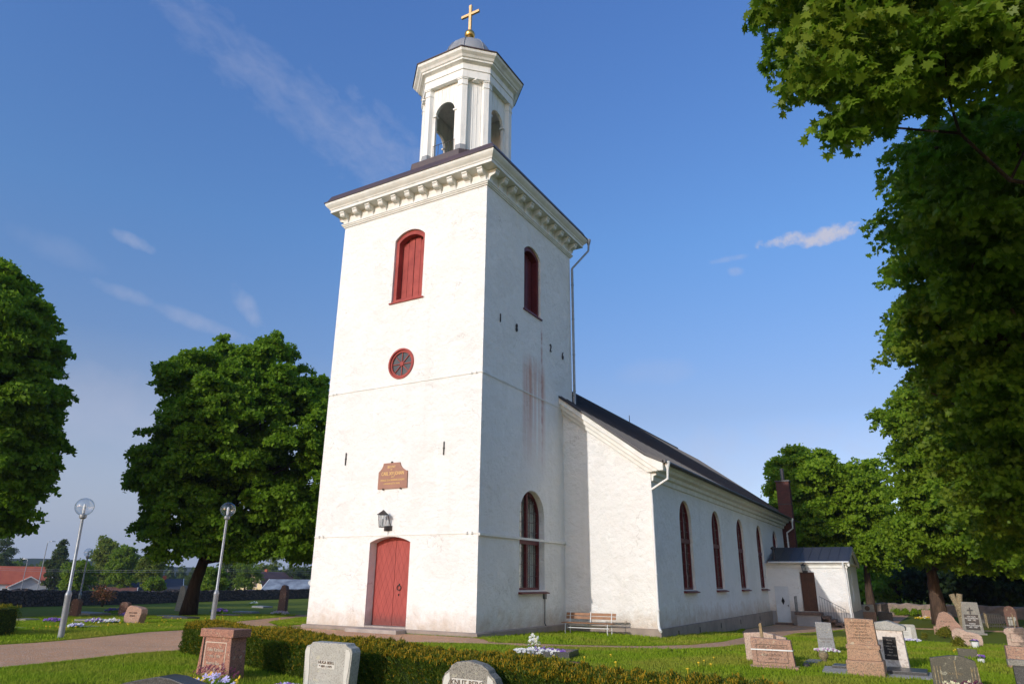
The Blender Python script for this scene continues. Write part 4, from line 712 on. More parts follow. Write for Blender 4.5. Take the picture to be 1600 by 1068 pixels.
mb=MB(); mb.tube([(PX+.2,VY-.26,2.84),(8.7,VY-.26,2.84)],.05,8); mb.build('vestry_gutter',MT['white metal'],CH)
mb=MB(); mb.tube([(8.36,VY-.26,2.82),(8.36,VY-.24,2.6),(8.40,VY-.08,2.3),(8.42,VY-.08,2.1),(8.42,VY-.08,-.5),(8.42,VY-.25,-.68)],.055,10); mb.build('vestry_downpipe',MT['white metal'],CH,smooth=True)
mb=MB(); mb.lathe([(.10,3.0),(.10,3.62),(.17,3.66),(.17,3.74),(.03,3.82),(0,3.82)],(4.35,VY+.35,0),12); mb.build('vent_pipe',MT['black sheet'],CH)
mb=MB(FS(VY)); mb.box(5.82,6.63,.12,.17,.0,2.24)
for z0,z1 in ((.12,.62),(.75,1.25),(1.38,1.75),(1.85,2.15)):
    for u0,u1 in ((5.90,6.19),(6.26,6.55)): mb.box(u0,u1,.10,.12,z0,z1)
bd=mb.build('vestry_door',MT['brown door paint'],CH)
mb=MB(); mb.box(4.23,5.03,VY+.02,VY+.05,-.67,1.41)
for k in range(5): x=4.36+.135*k; mb.box(x-.004,x+.004,VY+.012,VY+.02,-.6,1.36)
wd=mb.build('cellar_door',MT['white door paint'],CH)
mb=MB(FS(VY)); mb.prism([(4.66,.33),(4.76,.55),(4.66,.80),(4.56,.55)],.005,.02); mb.build('pane',MT['dark inside'],wd)
mb=MB(FS(VY)); mb.box(4.86,4.97,-.03,-.01,.28,.30); mb.box(4.95,4.97,-.02,.02,.22,.36); mb.build('handle',MT['iron'],wd)
mb=MB(); mb.box(4.12,5.14,VY-.36,VY-.05,-.95,-.70); mb.build('threshold',MT['step stone'],CH)
mb=MB(); mb.box(5.52,6.86,VY-1.0,VY-.045,-1.2,-.18); mb.build('landing_block',MT['vestry plinth'],CH)
mb=MB(); mb.box(5.42,6.92,VY-1.08,VY-.042,-.178,-.02); mb.build('landing_slab',MT['step stone'],CH,bevel=.015)
for k in range(4):
    z=-.20-.17*k; x=6.93+.33*k
    mb=MB(); mb.box(x,x+.40,VY-1.02,VY-.045,z-.17-.3*(k>2),z); mb.build('step',MT['step stone'],CH,bevel=.012)
mb=MB(); yy=VY-1.0
mb.tube([(5.5,VY-.1,.85),(5.5,yy,.85),(5.5,yy,-.02)],.018,6); mb.tube([(6.9,yy,-.02),(6.9,yy,.88),(8.25,yy,.18),(8.3,yy,-.85)],.018,6); mb.tube([(6.9,yy,.02),(8.28,yy,-.66)],.012,6)
for k in range(9): x=7.03+.14*k; z=.88-(x-6.9)*.52; mb.tube([(x,yy,z),(x,yy,z-.86)],.009,5)
for k in range(6): mb.tube([(5.5,VY-.15-.15*k,.85),(5.5,VY-.15-.15*k,-.02)],.009,5)
mb.build('stair_railing',MT['grey iron'],CH)
wall_lantern(6.12,VY-.30,2.30,CH,.85)
mb=MB(FE(VX)); mb.prism(archpts(29.6,30.3,.55,2.0,'round'),.14,.17); vw=mb.build('window',MT['dark red paint'],CH)
mb=MB(FE(VX)); mb.prism(archpts(29.68,30.22,.63,2.0,'round'),.12,.139); mb.build('pane',MT['window glass'],vw)
mb=MB(); mb.box(3.62,4.55,36.2,37.0,-1.2,8.9); mb.build('chimney',MT['brick'],CH); 
mb=MB(); mb.box(3.56,4.61,36.14,37.06,8.9,9.0); mb.box(3.60,4.57,36.18,37.02,7.2,7.25) ; mb.lathe([(.13,9.0),(.13,9.85),(.16,9.86),(.16,9.92),(0,9.95)],(4.1,36.6,0),12); mb.build('chimney_cap',MT['black sheet'],CH)
# ================================================================ vegetation
def dec(s,k): return [tuple(float(a)/q for a,q in zip(t.split(','),(k,k,k,k*2))) for t in s.split()]
MAPLE=np.array([(0,-.05),(.12,.12),(.42,.02),(.34,.26),(.62,.42),(.34,.48),(.40,.72),(.16,.62),(0,1.0),(-.16,.62),(-.40,.72),(-.34,.48),(-.62,.42),(-.34,.26),(-.42,.02),(-.12,.12)])
QUAD=np.array([(0,0),(.42,.35),(0,1.0),(-.42,.45)])
PENT=np.array([(0,0),(.5,.25),(.28,.75),(0,1.05),(-.28,.75),(-.5,.25)])
def leaves(name,cl,per,size,shape,mat,parent,org,droop=.35,up=.5,seed=1,flat=.75,fill=.6,spray=True):
    r=np.random.default_rng(seed); C=[];Nn=[]; mean=sum(c[3] for c in cl)/len(cl)
    for (x,y,z,rad) in cl:
        n=max(4,int(per*(rad/mean)**2))
        if spray:
            # a clump is a handful of flat leafy sprays at different heights, with air between them
            m=max(3,int(9*(rad/mean))); d=r.normal(size=(m,3)); d/=np.linalg.norm(d,axis=1)[:,None]
            sc=d*(.36+.56*r.random(m)**.6)[:,None]*rad; sc[:,2]*=flat*1.1
            sr=rad*(.34+.36*r.random(m)); k=r.integers(0,m,n)
            a=r.random(n)*2*PI; q=np.sqrt(r.random(n)); px=np.cos(a)*q; py=np.sin(a)*q
            az=r.random(m)*2*PI; el=1+.5*r.random(m)
            u=px*el[k]; v=py/el[k]; ca,sa=np.cos(az[k]),np.sin(az[k])
            out=np.stack([sc[:,0],sc[:,1]],1)/rad; tilt=(out[k]*np.stack([u*ca-v*sa,u*sa+v*ca],1)).sum(1)
            p=np.stack([(u*ca-v*sa)*sr[k],(u*sa+v*ca)*sr[k],r.normal(size=n)*.16*sr[k]-.38*q*q*sr[k]-.35*tilt*sr[k]],1)+sc[k]
            nn=d[k]*.5+r.normal(size=(n,3))*.7+np.array((0,0,up*.6))
        else:
            d=r.normal(size=(n,3)); d/=np.linalg.norm(d,axis=1)[:,None]
            q=1-fill*r.random(n)**1.2; p=d*(q*rad*1.12)[:,None]; p[:,2]*=flat
            nn=d*.6+r.normal(size=(n,3))*.7+np.array((0,0,up))
        C.append(p+np.array((x,y,z))-np.array(org)); Nn.append(nn)
    C=np.concatenate(C);Nn=np.concatenate(Nn); n=len(C)
    Nn/=np.linalg.norm(Nn,axis=1)[:,None]
    t=r.normal(size=(n,3)); t[:,2]-=droop*2; t-=Nn*(t*Nn).sum(1)[:,None]; t/=np.linalg.norm(t,axis=1)[:,None]
    b=np.cross(Nn,t); s=size*(.5+.95*r.random(n))
    sh=shape; k=len(sh)
    V=C[:,None,:]+(b[:,None,:]*sh[None,:,0,None]+t[:,None,:]*sh[None,:,1,None])*s[:,None,None]
    V=V-Nn[:,None,:]*(np.abs(sh[None,:,0,None])*.28*s[:,None,None])
    V=V.reshape(-1,3)
    return npmesh(name,V,np.arange(n*k).reshape(n,k),k,mat,parent)
def limb(mb,a,b,r0,r1,n=5,wob=.6,sides=7):
    a=Vector(a);b=Vector(b);L=(b-a).length; pts=[]
    for i in range(n+1):
        t=i/n; p=a.lerp(b,t); k=wob*math.sin(t*PI)*L*.15; p+=Vector((random.uniform(-k,k),random.uniform(-k,k),random.uniform(-k,k)*.6+ .10*L*math.sin(t*PI)*.5)); pts.append(p)
    mb.tube(pts,[r0+(r1-r0)*i/n for i in range(n+1)],sides)
    return pts
def tree(name,label,cat,base,trunk,r0,cl,per,size,shape,mat,barkm,group=None,nlimb=26,seed=1,**kw):
    """trunk: list of absolute points from the base up; limbs go from the trunk to the foliage clumps"""
    random.seed(seed*13+1); t=thing(name,label,cat,base,group=group); o=Vector(base)
    rel=[Vector(p)-o for p in trunk]; mb=MB(); n=len(rel)
    rad=[r0*1.35]+[r0*(1-.8*i/(n-1)) for i in range(1,n)]
    fine=[];fr=[]
    for i in range(n-1):
        for k in range(3): fine.append(rel[i].lerp(rel[i+1],k/3)+Vector((random.uniform(-.1,.1)*r0,random.uniform(-.1,.1)*r0,0))); fr.append(rad[i]+(rad[i+1]-rad[i])*k/3)
    fine.append(rel[-1]);fr.append(rad[-1]); mb.tube(fine,fr,12)
    idx=random.sample(range(len(cl)),min(nlimb,len(cl)))
    for i in idx:
        c=Vector(cl[i][:3])-o
        # leave the trunk below the clump
        best=min(range(len(fine)),key=lambda q:(fine[q]-c).length+abs(fine[q].z-(c.z-(c-fine[q]).xy.length*.6))*1.3 if q>len(fine)//4 else 1e9)
        p=fine[best]; L=(c-p).length; r=min(fr[best]*.5,.014*L+.012)
        pts=limb(mb,p,c,r,r*.2)
        for q in range(3):
            j=random.randint(2,4); e=pts[j]+Vector((random.uniform(-1,1),random.uniform(-1,1),random.uniform(-.3,.9)))*min(1.3,L*.3); limb(mb,pts[j],e,r*.35,r*.08,3,sides=4)
    mb.build('trunk',barkm,t,smooth='all',fix=False)
    leaves('crown',cl,per,size,shape,mat,t,base,seed=seed,**kw)
    return t
def blobs(c,rad,n,r,seed=0,taper=0):
    rr=random.Random(seed); out=[]; k=0
    while len(out)<n and k<n*60:
        k+=1; d=[rr.gauss(0,1) for _ in range(3)]; L=math.sqrt(sum(a*a for a in d)); q=rr.random()**.45
        z=d[2]/L*q; f=1-taper*(z+1)/2
        p=(c[0]+d[0]/L*q*rad[0]*f,c[1]+d[1]/L*q*rad[1]*f,c[2]+z*rad[2])
        out.append((*p,r*rr.uniform(.75,1.25)))
    return out
A=dec(CL['ash'],10); A=A+[(-22.6+_k*.62,5.6+_k*.5+_d,_z,.95) for _k in range(9) for _d,_z in ((-1.2,3.3),(1.3,3.8))]
tree('ash_tree','broad leafy tree with leaning dark trunk beside the tower, behind the nearer lamp post','tree',(-24.0,7.1,h(-24,7.1)),[(-24.0,7.1,-.5),(-23.9,7.2,1.1),(-23.7,7.5,3.0),(-23.4,7.8,5.1),(-23.2,8.1,7.6),(-23.0,8.5,10.8),(-22.9,8.6,14.0)],.38,A,1500,.17,PENT,MT['ash leaf'],MT['dark bark'],nlimb=48,seed=2)
A=dec(CL['left'],10)
tree('ash_tree','tall dark leafy tree cut off by the left edge of the photo','tree',(-27.5,-5.8,-.6),[(-27.5,-5.8,-.7),(-27.4,-5.6,3),(-27.2,-5.2,7),(-27,-4.8,11),(-26.9,-4.6,14)],.5,A,1500,.17,PENT,MT['ash leaf'],MT['dark bark'],nlimb=36,seed=3)
A=dec(CL['chest'],10)
tree('chestnut_tree','round bright green chestnut tree rising behind the brick chimney','tree',(4.8,45.3,h(4.8,45.3)),[(4.8,45.3,-1),(4.8,45.3,3),(4.7,45.4,7),(4.6,45.4,11)],.40,A,1100,.20,PENT,MT['chestnut leaf'],MT['bark'],nlimb=30,seed=4)
A=dec(CL['chestb'],10)
tree('chestnut_tree','airy green tree with bare brown trunk just right of the vestry gable','tree',(8.3,45.6,h(8.3,45.6)),[(8.3,45.6,-1),(8.3,45.6,2),(8.45,45.6,5),(8.6,45.7,8),(8.8,45.7,11)],.30,A,600,.20,PENT,MT['chestnut leaf'],MT['pine bark'],nlimb=34,seed=5)
A=dec(CL['lind'],10)
tree('linden_tree','large full linden with sunlit leaning trunk behind the right-hand graves','tree',(13.6,36.6,h(13,35)),[(13.0,35.6,-1),(12.9,35.4,1.5),(12.9,35.2,3),(13.3,34.5,6),(14.2,33.5,9),(15,32.5,13)],.42,A,1200,.18,PENT,MT['linden leaf'],MT['pine bark'],nlimb=44,seed=6)
A=dec(CL['mapb'],20)
tree('maple_tree','big maple on the right with dense drooping branches in front of the sky','tree',(17.2,2.5,h(17,2)),[(17.2,2.5,-.8),(17.1,2.4,2),(17.0,2.0,4.5),(16.9,1.0,7),(16.8,-.5,9),(16.9,-2,11)],.50,A,640,.108,MAPLE,MT['maple leaf'],MT['bark'],nlimb=80,seed=7,fill=.7,up=.35,droop=.8)
A=dec(CL['mapa'],20); _q=random.Random(44); A+=[(_q.uniform(12.6,18.5),yy,_q.uniform(10,13.2) if yy>-15.5 else _q.uniform(9,12.5),_q.uniform(.45,.75)) for yy in [_q.uniform(-18.5,-13.8) for _ in range(44)]]  # extra unseen crown clumps overhead, added to shade these boughs
tree('maple_tree','nearest maple boughs with large toothed leaves hanging into the upper right corner','tree',(18.6,-11.0,-.3),[(18.6,-11.0,-.5),(18.4,-11.0,3),(18.0,-11.2,6),(17.4,-11.4,9),(17.0,-11.6,12)],.14,A,340,.105,MAPLE,MT['maple leaf'],MT['dark bark'],nlimb=5,seed=8,fill=.9,up=.25,droop=.9)
# dark mass of trees behind the right-hand graves
def simple_tree(name,label,cat,x,y,hh,rad,n,r,per,size,mat,bk,seed,group=None,lowest=.25,taper=.2,tr=.25,**kw):
    z=h(x,y); cz=z+hh*(1+lowest)/2; cl=blobs((x,y,cz),(rad,rad,hh*(1-lowest)/2-r*.5),n,r,seed,taper)
    return tree(name,label,cat,(x,y,z),[(x,y,z-.3),(x+.1,y,z+hh*.3),(x,y+.1,z+hh*.6),(x,y,z+hh*.9)],tr,cl,per,size,QUAD if kw.pop('quad',True) else PENT,mat,bk,group,nlimb=10,seed=seed,**kw)
GB='trees beyond the churchyard on the right'
for i,(x,y,hh,rad,mt,lb) in enumerate([(9.5,64,5.5,4.0,'chestnut leaf','bright green shrubby tree behind the conical conifer and vestry corner'),(13.0,61,6.6,3.0,'dark shrub leaf','dark evergreen left of the sunlit leaning linden trunk'),(16.8,52,5.5,3.2,'dark shrub leaf','low dark evergreen directly behind the tall grave slab with a cross'),
      (20.5,54,10,3.6,'dark shrub leaf','dark leafy tree over the iron grave fence'),(24,50,13,4.2,'dark shrub leaf','tallest dark tree at the right edge behind the maple'),(20.5,38,9,3.0,'dark shrub leaf','dark tree at the right edge behind the round-topped monument'),(5.5,70,6,4,'far leaf','pale green tree glimpsed left of the bare chestnut trunk'),(27,30,14,5,'linden leaf','leafy tree outside the right edge shading the graves')]):
    simple_tree('shrub_tree',lb,'tree',x,y,hh,rad,46,1.15,260,.36,MT[mt],MT['dark bark'],20+i,GB,lowest=0.02 if hh<8 else .12)
for (x,y,ln) in ((14.6,58.5,0),):
    pass
def bush(label,x,y,w,hh,mat,n=12,r=None,per=90,size=.07,seed=1,name='shrub',cat='shrub',group=None,taper=.3):
    z=h(x,y); r=r or w*.28; cl=blobs((x,y,z+hh*.48),(w*.36,w*.36,hh*.36),n,r,seed,taper)
    t=thing(name,label,cat,(x,y,z),group=group)
    mb=MB(); 
    for k in range(6):
        c=cl[k%len(cl)]; mb.tube([(0,0,-.03),((c[0]-x)*.4,(c[1]-y)*.4,hh*.3),(c[0]-x,c[1]-y,c[2]-z)],[w*.03,w*.02,w*.008],5)
    mb.build('stem',MT['bark'],t)
    leaves('foliage',cl,per,size,QUAD,MT[mat],t,(x,y,z),seed=seed,fill=.6,spray=False); return t
bush('small conical green conifer beside the pale emblem stone',8.8,51.2,1.3,1.5,'golden leaf',n=16,r=.33,per=150,size=.09,seed=31,taper=.6)
bush('yellow-green bush in front of the pointed pink gravestone',12.98,19.3,.75,.62,'golden leaf',n=16,r=.16,per=110,size=.06,seed=32)
bush('golden bush growing against the wide heart-shaped pink gravestone',13.42,10.4,.52,.46,'golden leaf',n=14,r=.12,per=110,size=.045,seed=33)
bush('tiny round bush alone on the lawn between white slab and golden bush',12.28,17.0,.34,.34,'golden leaf',n=8,r=.08,per=70,size=.045,seed=34)
for i in range(6):
    bush('low green border perennials along the back stone wall, '+('nearest the conifer','second clump from the conifer','third clump from the conifer','fourth clump from the conifer','fifth clump from the conifer','clump nearest the linden trunk')[i],9.9+i*.62,48.4,.8,.65,'chestnut leaf',n=9,r=.2,per=80,size=.09,seed=40+i,name='perennial',cat='plant',group='green plants along the back wall')
bush('scrubby reddish bush in front of the red-roofed house by the stone wall',-46.5,15.6,2.6,1.9,'dry leaf',n=14,r=.5,per=60,size=.12,seed=50)
# left background
GF='distant trees left of the tower'
far=[('leafy_tree','tall dark green tree at the left edge behind the red roof',-256,103,18.5,6.0,'conifer needle',50,1.5,.1,0),
('leafy_tree','bright round tree behind the red roof near the left edge',-277,118,12.5,4.3,'far leaf',36,1.6,.1,0),
('spruce','tall dark pointed spruce standing behind the red-roofed house',-192,89,15.0,3.7,'conifer needle',80,1.0,.9,.02),
('leafy_tree','rounded green tree right of the spruce, above the field',-118,53,6.6,2.9,'far leaf',60,1.0,.15,0),
('birch','tall airy birch left of the broad bright birch',-159,82,13.6,3.9,'birch leaf',60,1.25,.2,.05),
('birch','broad bright green birch right of the airy birch',-140,75,11.3,3.2,'far leaf',60,1.1,.3,0),
('birch','yellow-green tree beside the hanging ash branches',-112,63,8,2.5,'birch leaf',46,.9,.35,.02),
('leafy_tree','small bright bush-like tree in front of the dark-roofed bungalow',-103,58,3.2,1.7,'far leaf',30,.6,.3,0),
('leafy_tree','low bright green tree just right of the leaning trunk',-74,47,4.6,2.2,'far leaf',40,.75,.15,0),
('leafy_tree','dark green tree behind the wooden pole',-143,105,9.6,4.2,'conifer needle',50,1.3,.1,0),
('leafy_tree','bright green tree left above the cream house',-135,104,8.8,3.4,'far leaf',50,1.1,.1,0),
('leafy_tree','brownish green tree behind the cream house roof',-189,159,15.5,5.0,'birch leaf',50,1.6,.1,0),
('leafy_tree','dark tree between the cream house roof and the tower wall',-168,152,10.6,5.6,'conifer needle',50,1.6,.1,0),
('leafy_tree','far green tree behind the bungalow, left of the leaning trunk',-190,130,7,6,'conifer needle',46,1.6,.1,0)]
for i,(nm,lb,x,y,hh,rad,mt,n,r,tp,lo) in enumerate(far):
    simple_tree(nm,lb,'tree',x,y,hh,rad,n,r,330,.38 if hh>9 else .26,MT[mt],MT['bark'],60+i,GF,lowest=lo,taper=tp*1.0 if nm!='spruce' else .95,tr=.22,up=.3)
# shading trees beyond the left edge
for i,(x,y,lb) in enumerate([(-33,-27,'tall tree outside the left edge, farthest from the church'),(-43,-16,'tall tree outside the left edge, in the middle of its row'),(-54,-3,'tall tree outside the left edge, nearest the stone wall'),(-37,-12,'tall tree outside the left edge, beside the dark ash')]):
    simple_tree('ash_tree',lb,'tree',x,y,15,5.2,70,1.35,200,.42,MT['ash leaf'],MT['dark bark'],90+i,'trees outside the left edge',lowest=.18,tr=.4)
# ---- hedge
def hedge(label,A,B,wd,zt,seed,dens=2600):
    A=Vector(A);B=Vector(B);d=(B-A);L=d.length;d=d.normalized();n=Vector((-d.y,d.x)); t=thing('hedge',label,'hedge',(A.x,A.y,h(A.x,A.y)))
    o=Vector((A.x,A.y,h(A.x,A.y))); r=np.random.default_rng(seed); random.seed(seed)
    mb=MB(); k=int(L/.5)
    for i in range(k+1):
        pass
    def P(u,w,z): q=A+d*u+n*w; return (q.x-o.x,q.y-o.y,z-o.z)
    hz=lambda u:h((A+d*u).x,(A+d*u).y)
    vs=[];m=24
    ring=[(-wd/2+.07,0),(-wd/2+.05,.5),(-wd/2+.08,.9),(-wd/2+.16,1),(wd/2-.16,1),(wd/2-.08,.9),(wd/2-.05,.5),(wd/2-.07,0)]
    for i in range(m+1):
        u=.06+(L-.12)*i/m; g=hz(u)
        for w,f in ring: vs.append(P(u,w,g-.05+(zt-g-.04)*f+(.0)))
    q=len(ring); mb.add(vs,[(i*q+j,i*q+(j+1)%q,(i+1)*q+(j+1)%q,(i+1)*q+j) for i in range(m) for j in range(q)]+[tuple(range(q)),tuple(m*q+j for j in range(q-1,-1,-1))])
    mb.build('dark_core',MT['dark shrub leaf'],t)  # one solid dark core that fills the hedge behind the sprigs
    H=zt-hz(L/2); area=[L*wd,L*H,L*H,wd*H,wd*H]; N=int(sum(area)*dens); pr=np.array(area)/sum(area)
    side=r.choice(5,N,p=pr); a=r.random(N);b=r.random(N)
    u=np.where(side<3,a*L,np.where(side==3,0,L)); w=np.where(side==0,(b-.5)*wd,np.where(side==1,-wd/2,np.where(side==2,wd/2,(a-.5)*wd))); f=np.where(side==0,1,b)
    # round the shoulders and roughen
    lump=.03*np.sin(u*9+f*7)*np.sin(u*5.3+w*11)+.03*np.sin(u*23+f*15+w*9)+.02*r.normal(size=N); lump+=.03*np.sin(u*1.9)
    sh=np.clip((f-.82)/.18,0,1)*(side>0); w=w*(1-.14*sh); u=u+np.where(side==3,lump+.06*sh,np.where(side==4,-lump-.06*sh,0))
    w=w+np.where(side==1,-lump,np.where(side==2,lump,0)); g=np.array([hz(x) for x in np.linspace(0,L,50)]); gz=np.interp(u,np.linspace(0,L,50),g)
    z=gz+(zt-gz)*f+np.where(side==0,lump*.9,0)
    edge=np.where(side==0,np.clip((np.abs(w)-(wd/2-.13))/.13,0,1),0); z=z-edge*.05
    C=np.stack([A.x+d.x*u+n.x*w-o.x,A.y+d.y*u+n.y*w-o.y,z-o.z],1)
    nr=np.zeros((N,3)); nr[:,2]=np.where(side==0,1,.25)
    sg=np.where(side==1,-1,np.where(side==2,1,0)); nr[:,0]+=n.x*sg;nr[:,1]+=n.y*sg; s2=np.where(side==3,-1,np.where(side==4,1,0)); nr[:,0]+=d.x*s2;nr[:,1]+=d.y*s2
    # sprigs stick outward
    t_=nr+r.normal(size=(N,3))*.55; t_[:,2]+=.5; t_/=np.linalg.norm(t_,axis=1)[:,None]; bb=np.cross(t_,r.normal(size=(N,3))); bb/=np.linalg.norm(bb,axis=1)[:,None]
    s=.024+.026*r.random(N); V=(C-t_*.03)[:,None,:]+bb[:,None,:]*(np.array([-.16,.16,.10,-.10])[None,:,None]*s[:,None,None])+t_[:,None,:]*(np.array([0,0,1,1])[None,:,None]*s[:,None,None])
    top=((side==0)&(r.random(N)<.72*(1-.75*u/L)))|((f>.86)&(r.random(N)<.5*(1-.7*u/L)))|(r.random(N)<.07)
    for nm,mk,mt in (('foliage',~top,'yew leaf'),('young_shoots',top,'yew shoot')):
        VV=V[mk].reshape(-1,3); npmesh(nm,VV,np.arange(len(VV)).reshape(-1,4),4,MT[mt],t)
    return t
hedge('long clipped low hedge with orange-tipped shoots running across the foreground',(-2.75,-8.2),(14.5,-12.75),.78,.56,5,8500)
hedge('short end of a clipped hedge at the left edge beside the gravel path',(-15.5,-10.4),(-10.75,-8.75),1.0,.74,6,1500)
# ================================================================ graves
def base(x,y): return (x,y,h(x,y))
STONES=[]
def stone(label,x,y,prof,th,mat,bev=.012,parts=(),rz=0,name='gravestone',cat='gravestone',tilt=0,group=None,lower=.05,body='slab'):
    q=random.Random(int(x*97+y*31)); t=thing(name,label,cat,base(x,y),rz,group); t.rotation_euler=(R(q.uniform(-1.5,1.2)),R(tilt+q.uniform(-.9,.9)),rz+R(q.uniform(-3,3)))
    xs=[p[0] for p in prof]; STONES.append((x,y,min(xs),max(xs),th))
    mb=MB(); mb.prism(prof,-th/2,th/2); mb.build(body,MT[mat],t,bevel=bev)
    return t
def rectp(w,h0,h1,z0=-.06): return [(-w/2,z0),(w/2,z0),(w/2,h1),(-w/2,h0)]
def archp(w,hs,rise,z0=-.06,n=12): return [(-w/2,z0),(w/2,z0)]+[(w/2*math.cos(PI*i/n),hs+rise*math.sin(PI*i/n)) for i in range(n+1)]
def bx(name,t,mat,b,bev=.01): mb=MB(); mb.box(*b); return mb.build(name,MT[mat],t,bevel=bev)
def lines(t,th,items,mat,sx=1):
    for s,size,x,z in items: text(s,size,(x,-th/2-.004,z),t,MT[mat],sx=sx)
def frame_lines(t,x0,x1,z0,z1,y,mat,w=.012,name='carved_frame',bottom=True):
    mb=MB(); mb.box(x0,x1,y-.003,y+.004,z1-w,z1); mb.box(x0,x0+w,y-.003,y+.004,z0,z1-w); mb.box(x1-w,x1,y-.003,y+.004,z0,z1-w)
    if bottom: mb.box(x0+w,x1-w,y-.003,y+.004,z0,z0+w)
    mb.build(name,MT[mat],t)
# nearest left stone
t=stone('brown granite gravestone with corniced top and cream inscription at the left end of the hedge',1.50,-10.9,[(-.46,-.1),(.46,-.1),(.40,.70),(-.38,.70)],.34,'brown granite')
bx('cap',t,'brown granite',(-.43,.47,-.20,.20,.70,.84),.012)
bx('side_groove',t,'dark inside',(-.335,-.30,-.174,-.168,-.02,.69),0)
frame_lines(t,-.27,.30,.20,.62,-.172,'pale carving',.014,bottom=False)
lines(t,.34,[('Folke Karlsson',.085,.015,.49),('* 1910  † 1974',.065,.0,.38),('Hustrun Elsa',.08,-.01,.27),('* 1912  † 2001',.065,-.03,.16)],'pale carving',.85)
# dark low stone
P=[(-.72,-.2),(.72,-.2),(.70,.28),(.35,.36),(.12,.41),(-.1,.42),(-.45,.36),(-.74,.30)]
t=stone('low dark polished gravestone with curved top at the bottom edge, left of the brown stone',3.2,-13.1,P,.34,'dark granite',rz=R(8))
# pale stone
P=[(-.47,-.1),(.43,-.1),(.50,.72),(.47,.78),(.40,.80),(.36,.84),(-.34,.84),(-.38,.80),(-.46,.78),(-.49,.70)]
t=stone('pale grey gravestone lettered HUGA BERG with scrolled shoulders in front of the hedge',4.58,-11.3,P,.20,'pale grey granite',.014)
for s in (-1,1):
    mb=MB(); mb.prism([(s*.475+.0,.70),(s*.44,.76),(s*.37,.765),(s*.375,.60),(s*.36,.45),(s*.365,.05),(s*.45,.05),(s*.43,.35),(s*.455,.5)],-.108,-.09)
    mb.build('carved_border',MT['pale panel'],t)
bx('letter_panel',t,'pale panel',(-.19,.17,-.106,-.09,.47,.58),0); bx('letter_panel',t,'pale panel',(-.19,.10,-.106,-.09,.13,.25),0)
lines(t,.214,[('HUGA BERG',.06,-.01,.555),('* 1891 † 1975',.046,-.02,.50),('BERG',.07,-.04,.19)],'dark carving')
P=[(-.41,-.2),(.41,-.2),(.44,.52),(.40,.60),(.32,.66),(.30,.70),(.2,.755),(0,.79),(-.2,.765),(-.28,.72),(-.31,.67),(-.38,.62),(-.42,.54)]
t=stone('grey gravestone with arched top lettered KNUT BERG, standing in front of the hedge centre',7.5,-11.75,P,.17,'grey granite',.014)
for s in (-1,1):
    mb=MB(); mb.prism([(s*.40,.5),(s*.375,.585),(s*.30,.64),(s*.29,.55),(s*.335,.46),(s*.31,.36),(s*.33,.1),(s*.39,.1)],-.092,-.07)
    mb.build('carved_border',MT['pale panel'],t)
bx('letter_panel',t,'pale panel',(-.26,.22,-.092,-.07,.46,.57),0); bx('letter_panel',t,'pale panel',(-.20,.18,-.092,-.07,.36,.44),0)
lines(t,.19,[('KNUT BERG',.095,-.02,.52),('* 1904 † 1980',.06,-.01,.40)],'dark carving')
# right group
t=stone('brown pink gravestone held by a white strap with a wooden stake behind it',9.58,-2.4,[(-.46,-.1),(.46,-.1),(.40,.60),(-.47,.64)],.15,'pink granite')
bx('plinth',t,'pink granite',(-.52,.52,-.16,.14,-.1,.06),.012); frame_lines(t,-.36,.32,.12,.50,-.078,'dark carving',.012)
lines(t,.15,[('KARL P. LARSSON',.075,-.02,.44),('1872 * 1946',.055,-.0,.36),('IDA LARSSON',.07,-.02,.28),('1880 * 1961',.055,0,.20)],'dark carving',.9)
mb=MB(); mb.box(-.475,.42,-.088,-.077,.375,.40); mb.box(.42,.425,-.088,.1,.375,.40); mb.build('strap',MT['white metal'],t)
t=stone('pale pink gravestone standing right behind the strapped brown one',9.22,-1.15,[(-.52,-.1),(.50,-.1),(.46,.58),(-.05,.69),(-.53,.66)],.14,'pale pink granite')
t=thing('wooden_stake','slanting wooden stake sticking up behind the strapped brown gravestone','stake',(9.33,-2.05,h(9.3,-2))); mb=MB(); mb.prism([(-.03,-.1),(.03,-.1),(-.03,.92),(-.06,.93),(-.09,.90)],-.03,.03); mb.build('post',MT['old wood'],t)
t=stone('slim blue-grey gravestone with pink flowers at its foot below the vestry steps',9.98,3.4,[(-.22,-.1),(.24,-.1),(.20,.82),(-.23,.84)],.09,'blue grey granite',rz=0)
lines(t,.09,[('MATILDA & SVEN',.045,0,.38),('1861  1938',.045,0,.30)],'dark carving')
# big tan stone on pedestal
t=stone('tall tan granite gravestone on a rough pedestal, largest of the right-hand group',11.47,-2.55,[(-.30,.44),(.30,.44),(.27,1.10),(-.29,1.12)],.20,'tan granite')
bx('rough_base',t,'tan granite',(-.36,.36,-.24,.24,-.12,.30),.025); mb=MB(); mb.prism([(-.33,.30),(.33,.30),(.30,.52),(-.31,.52)],-.16,.16); mb.build('pedestal',MT['tan granite'],t,bevel=.012)
bx('moulding',t,'tan granite',(-.325,.325,-.165,.165,.52,.60),.01)
lines(t,.20,[('KYRKOVÄRDEN',.05,0,1.03),('ANDERS SVENSSON',.045,0,.97),('* 1838 † 1912',.04,0,.91),('HANS MAKA',.04,0,.85),('MARIA SOFIA',.05,0,.79),('FRID ÖVER DERAS MINNE',.035,0,.73),('PS. 23',.035,0,.68)],'dark carving')
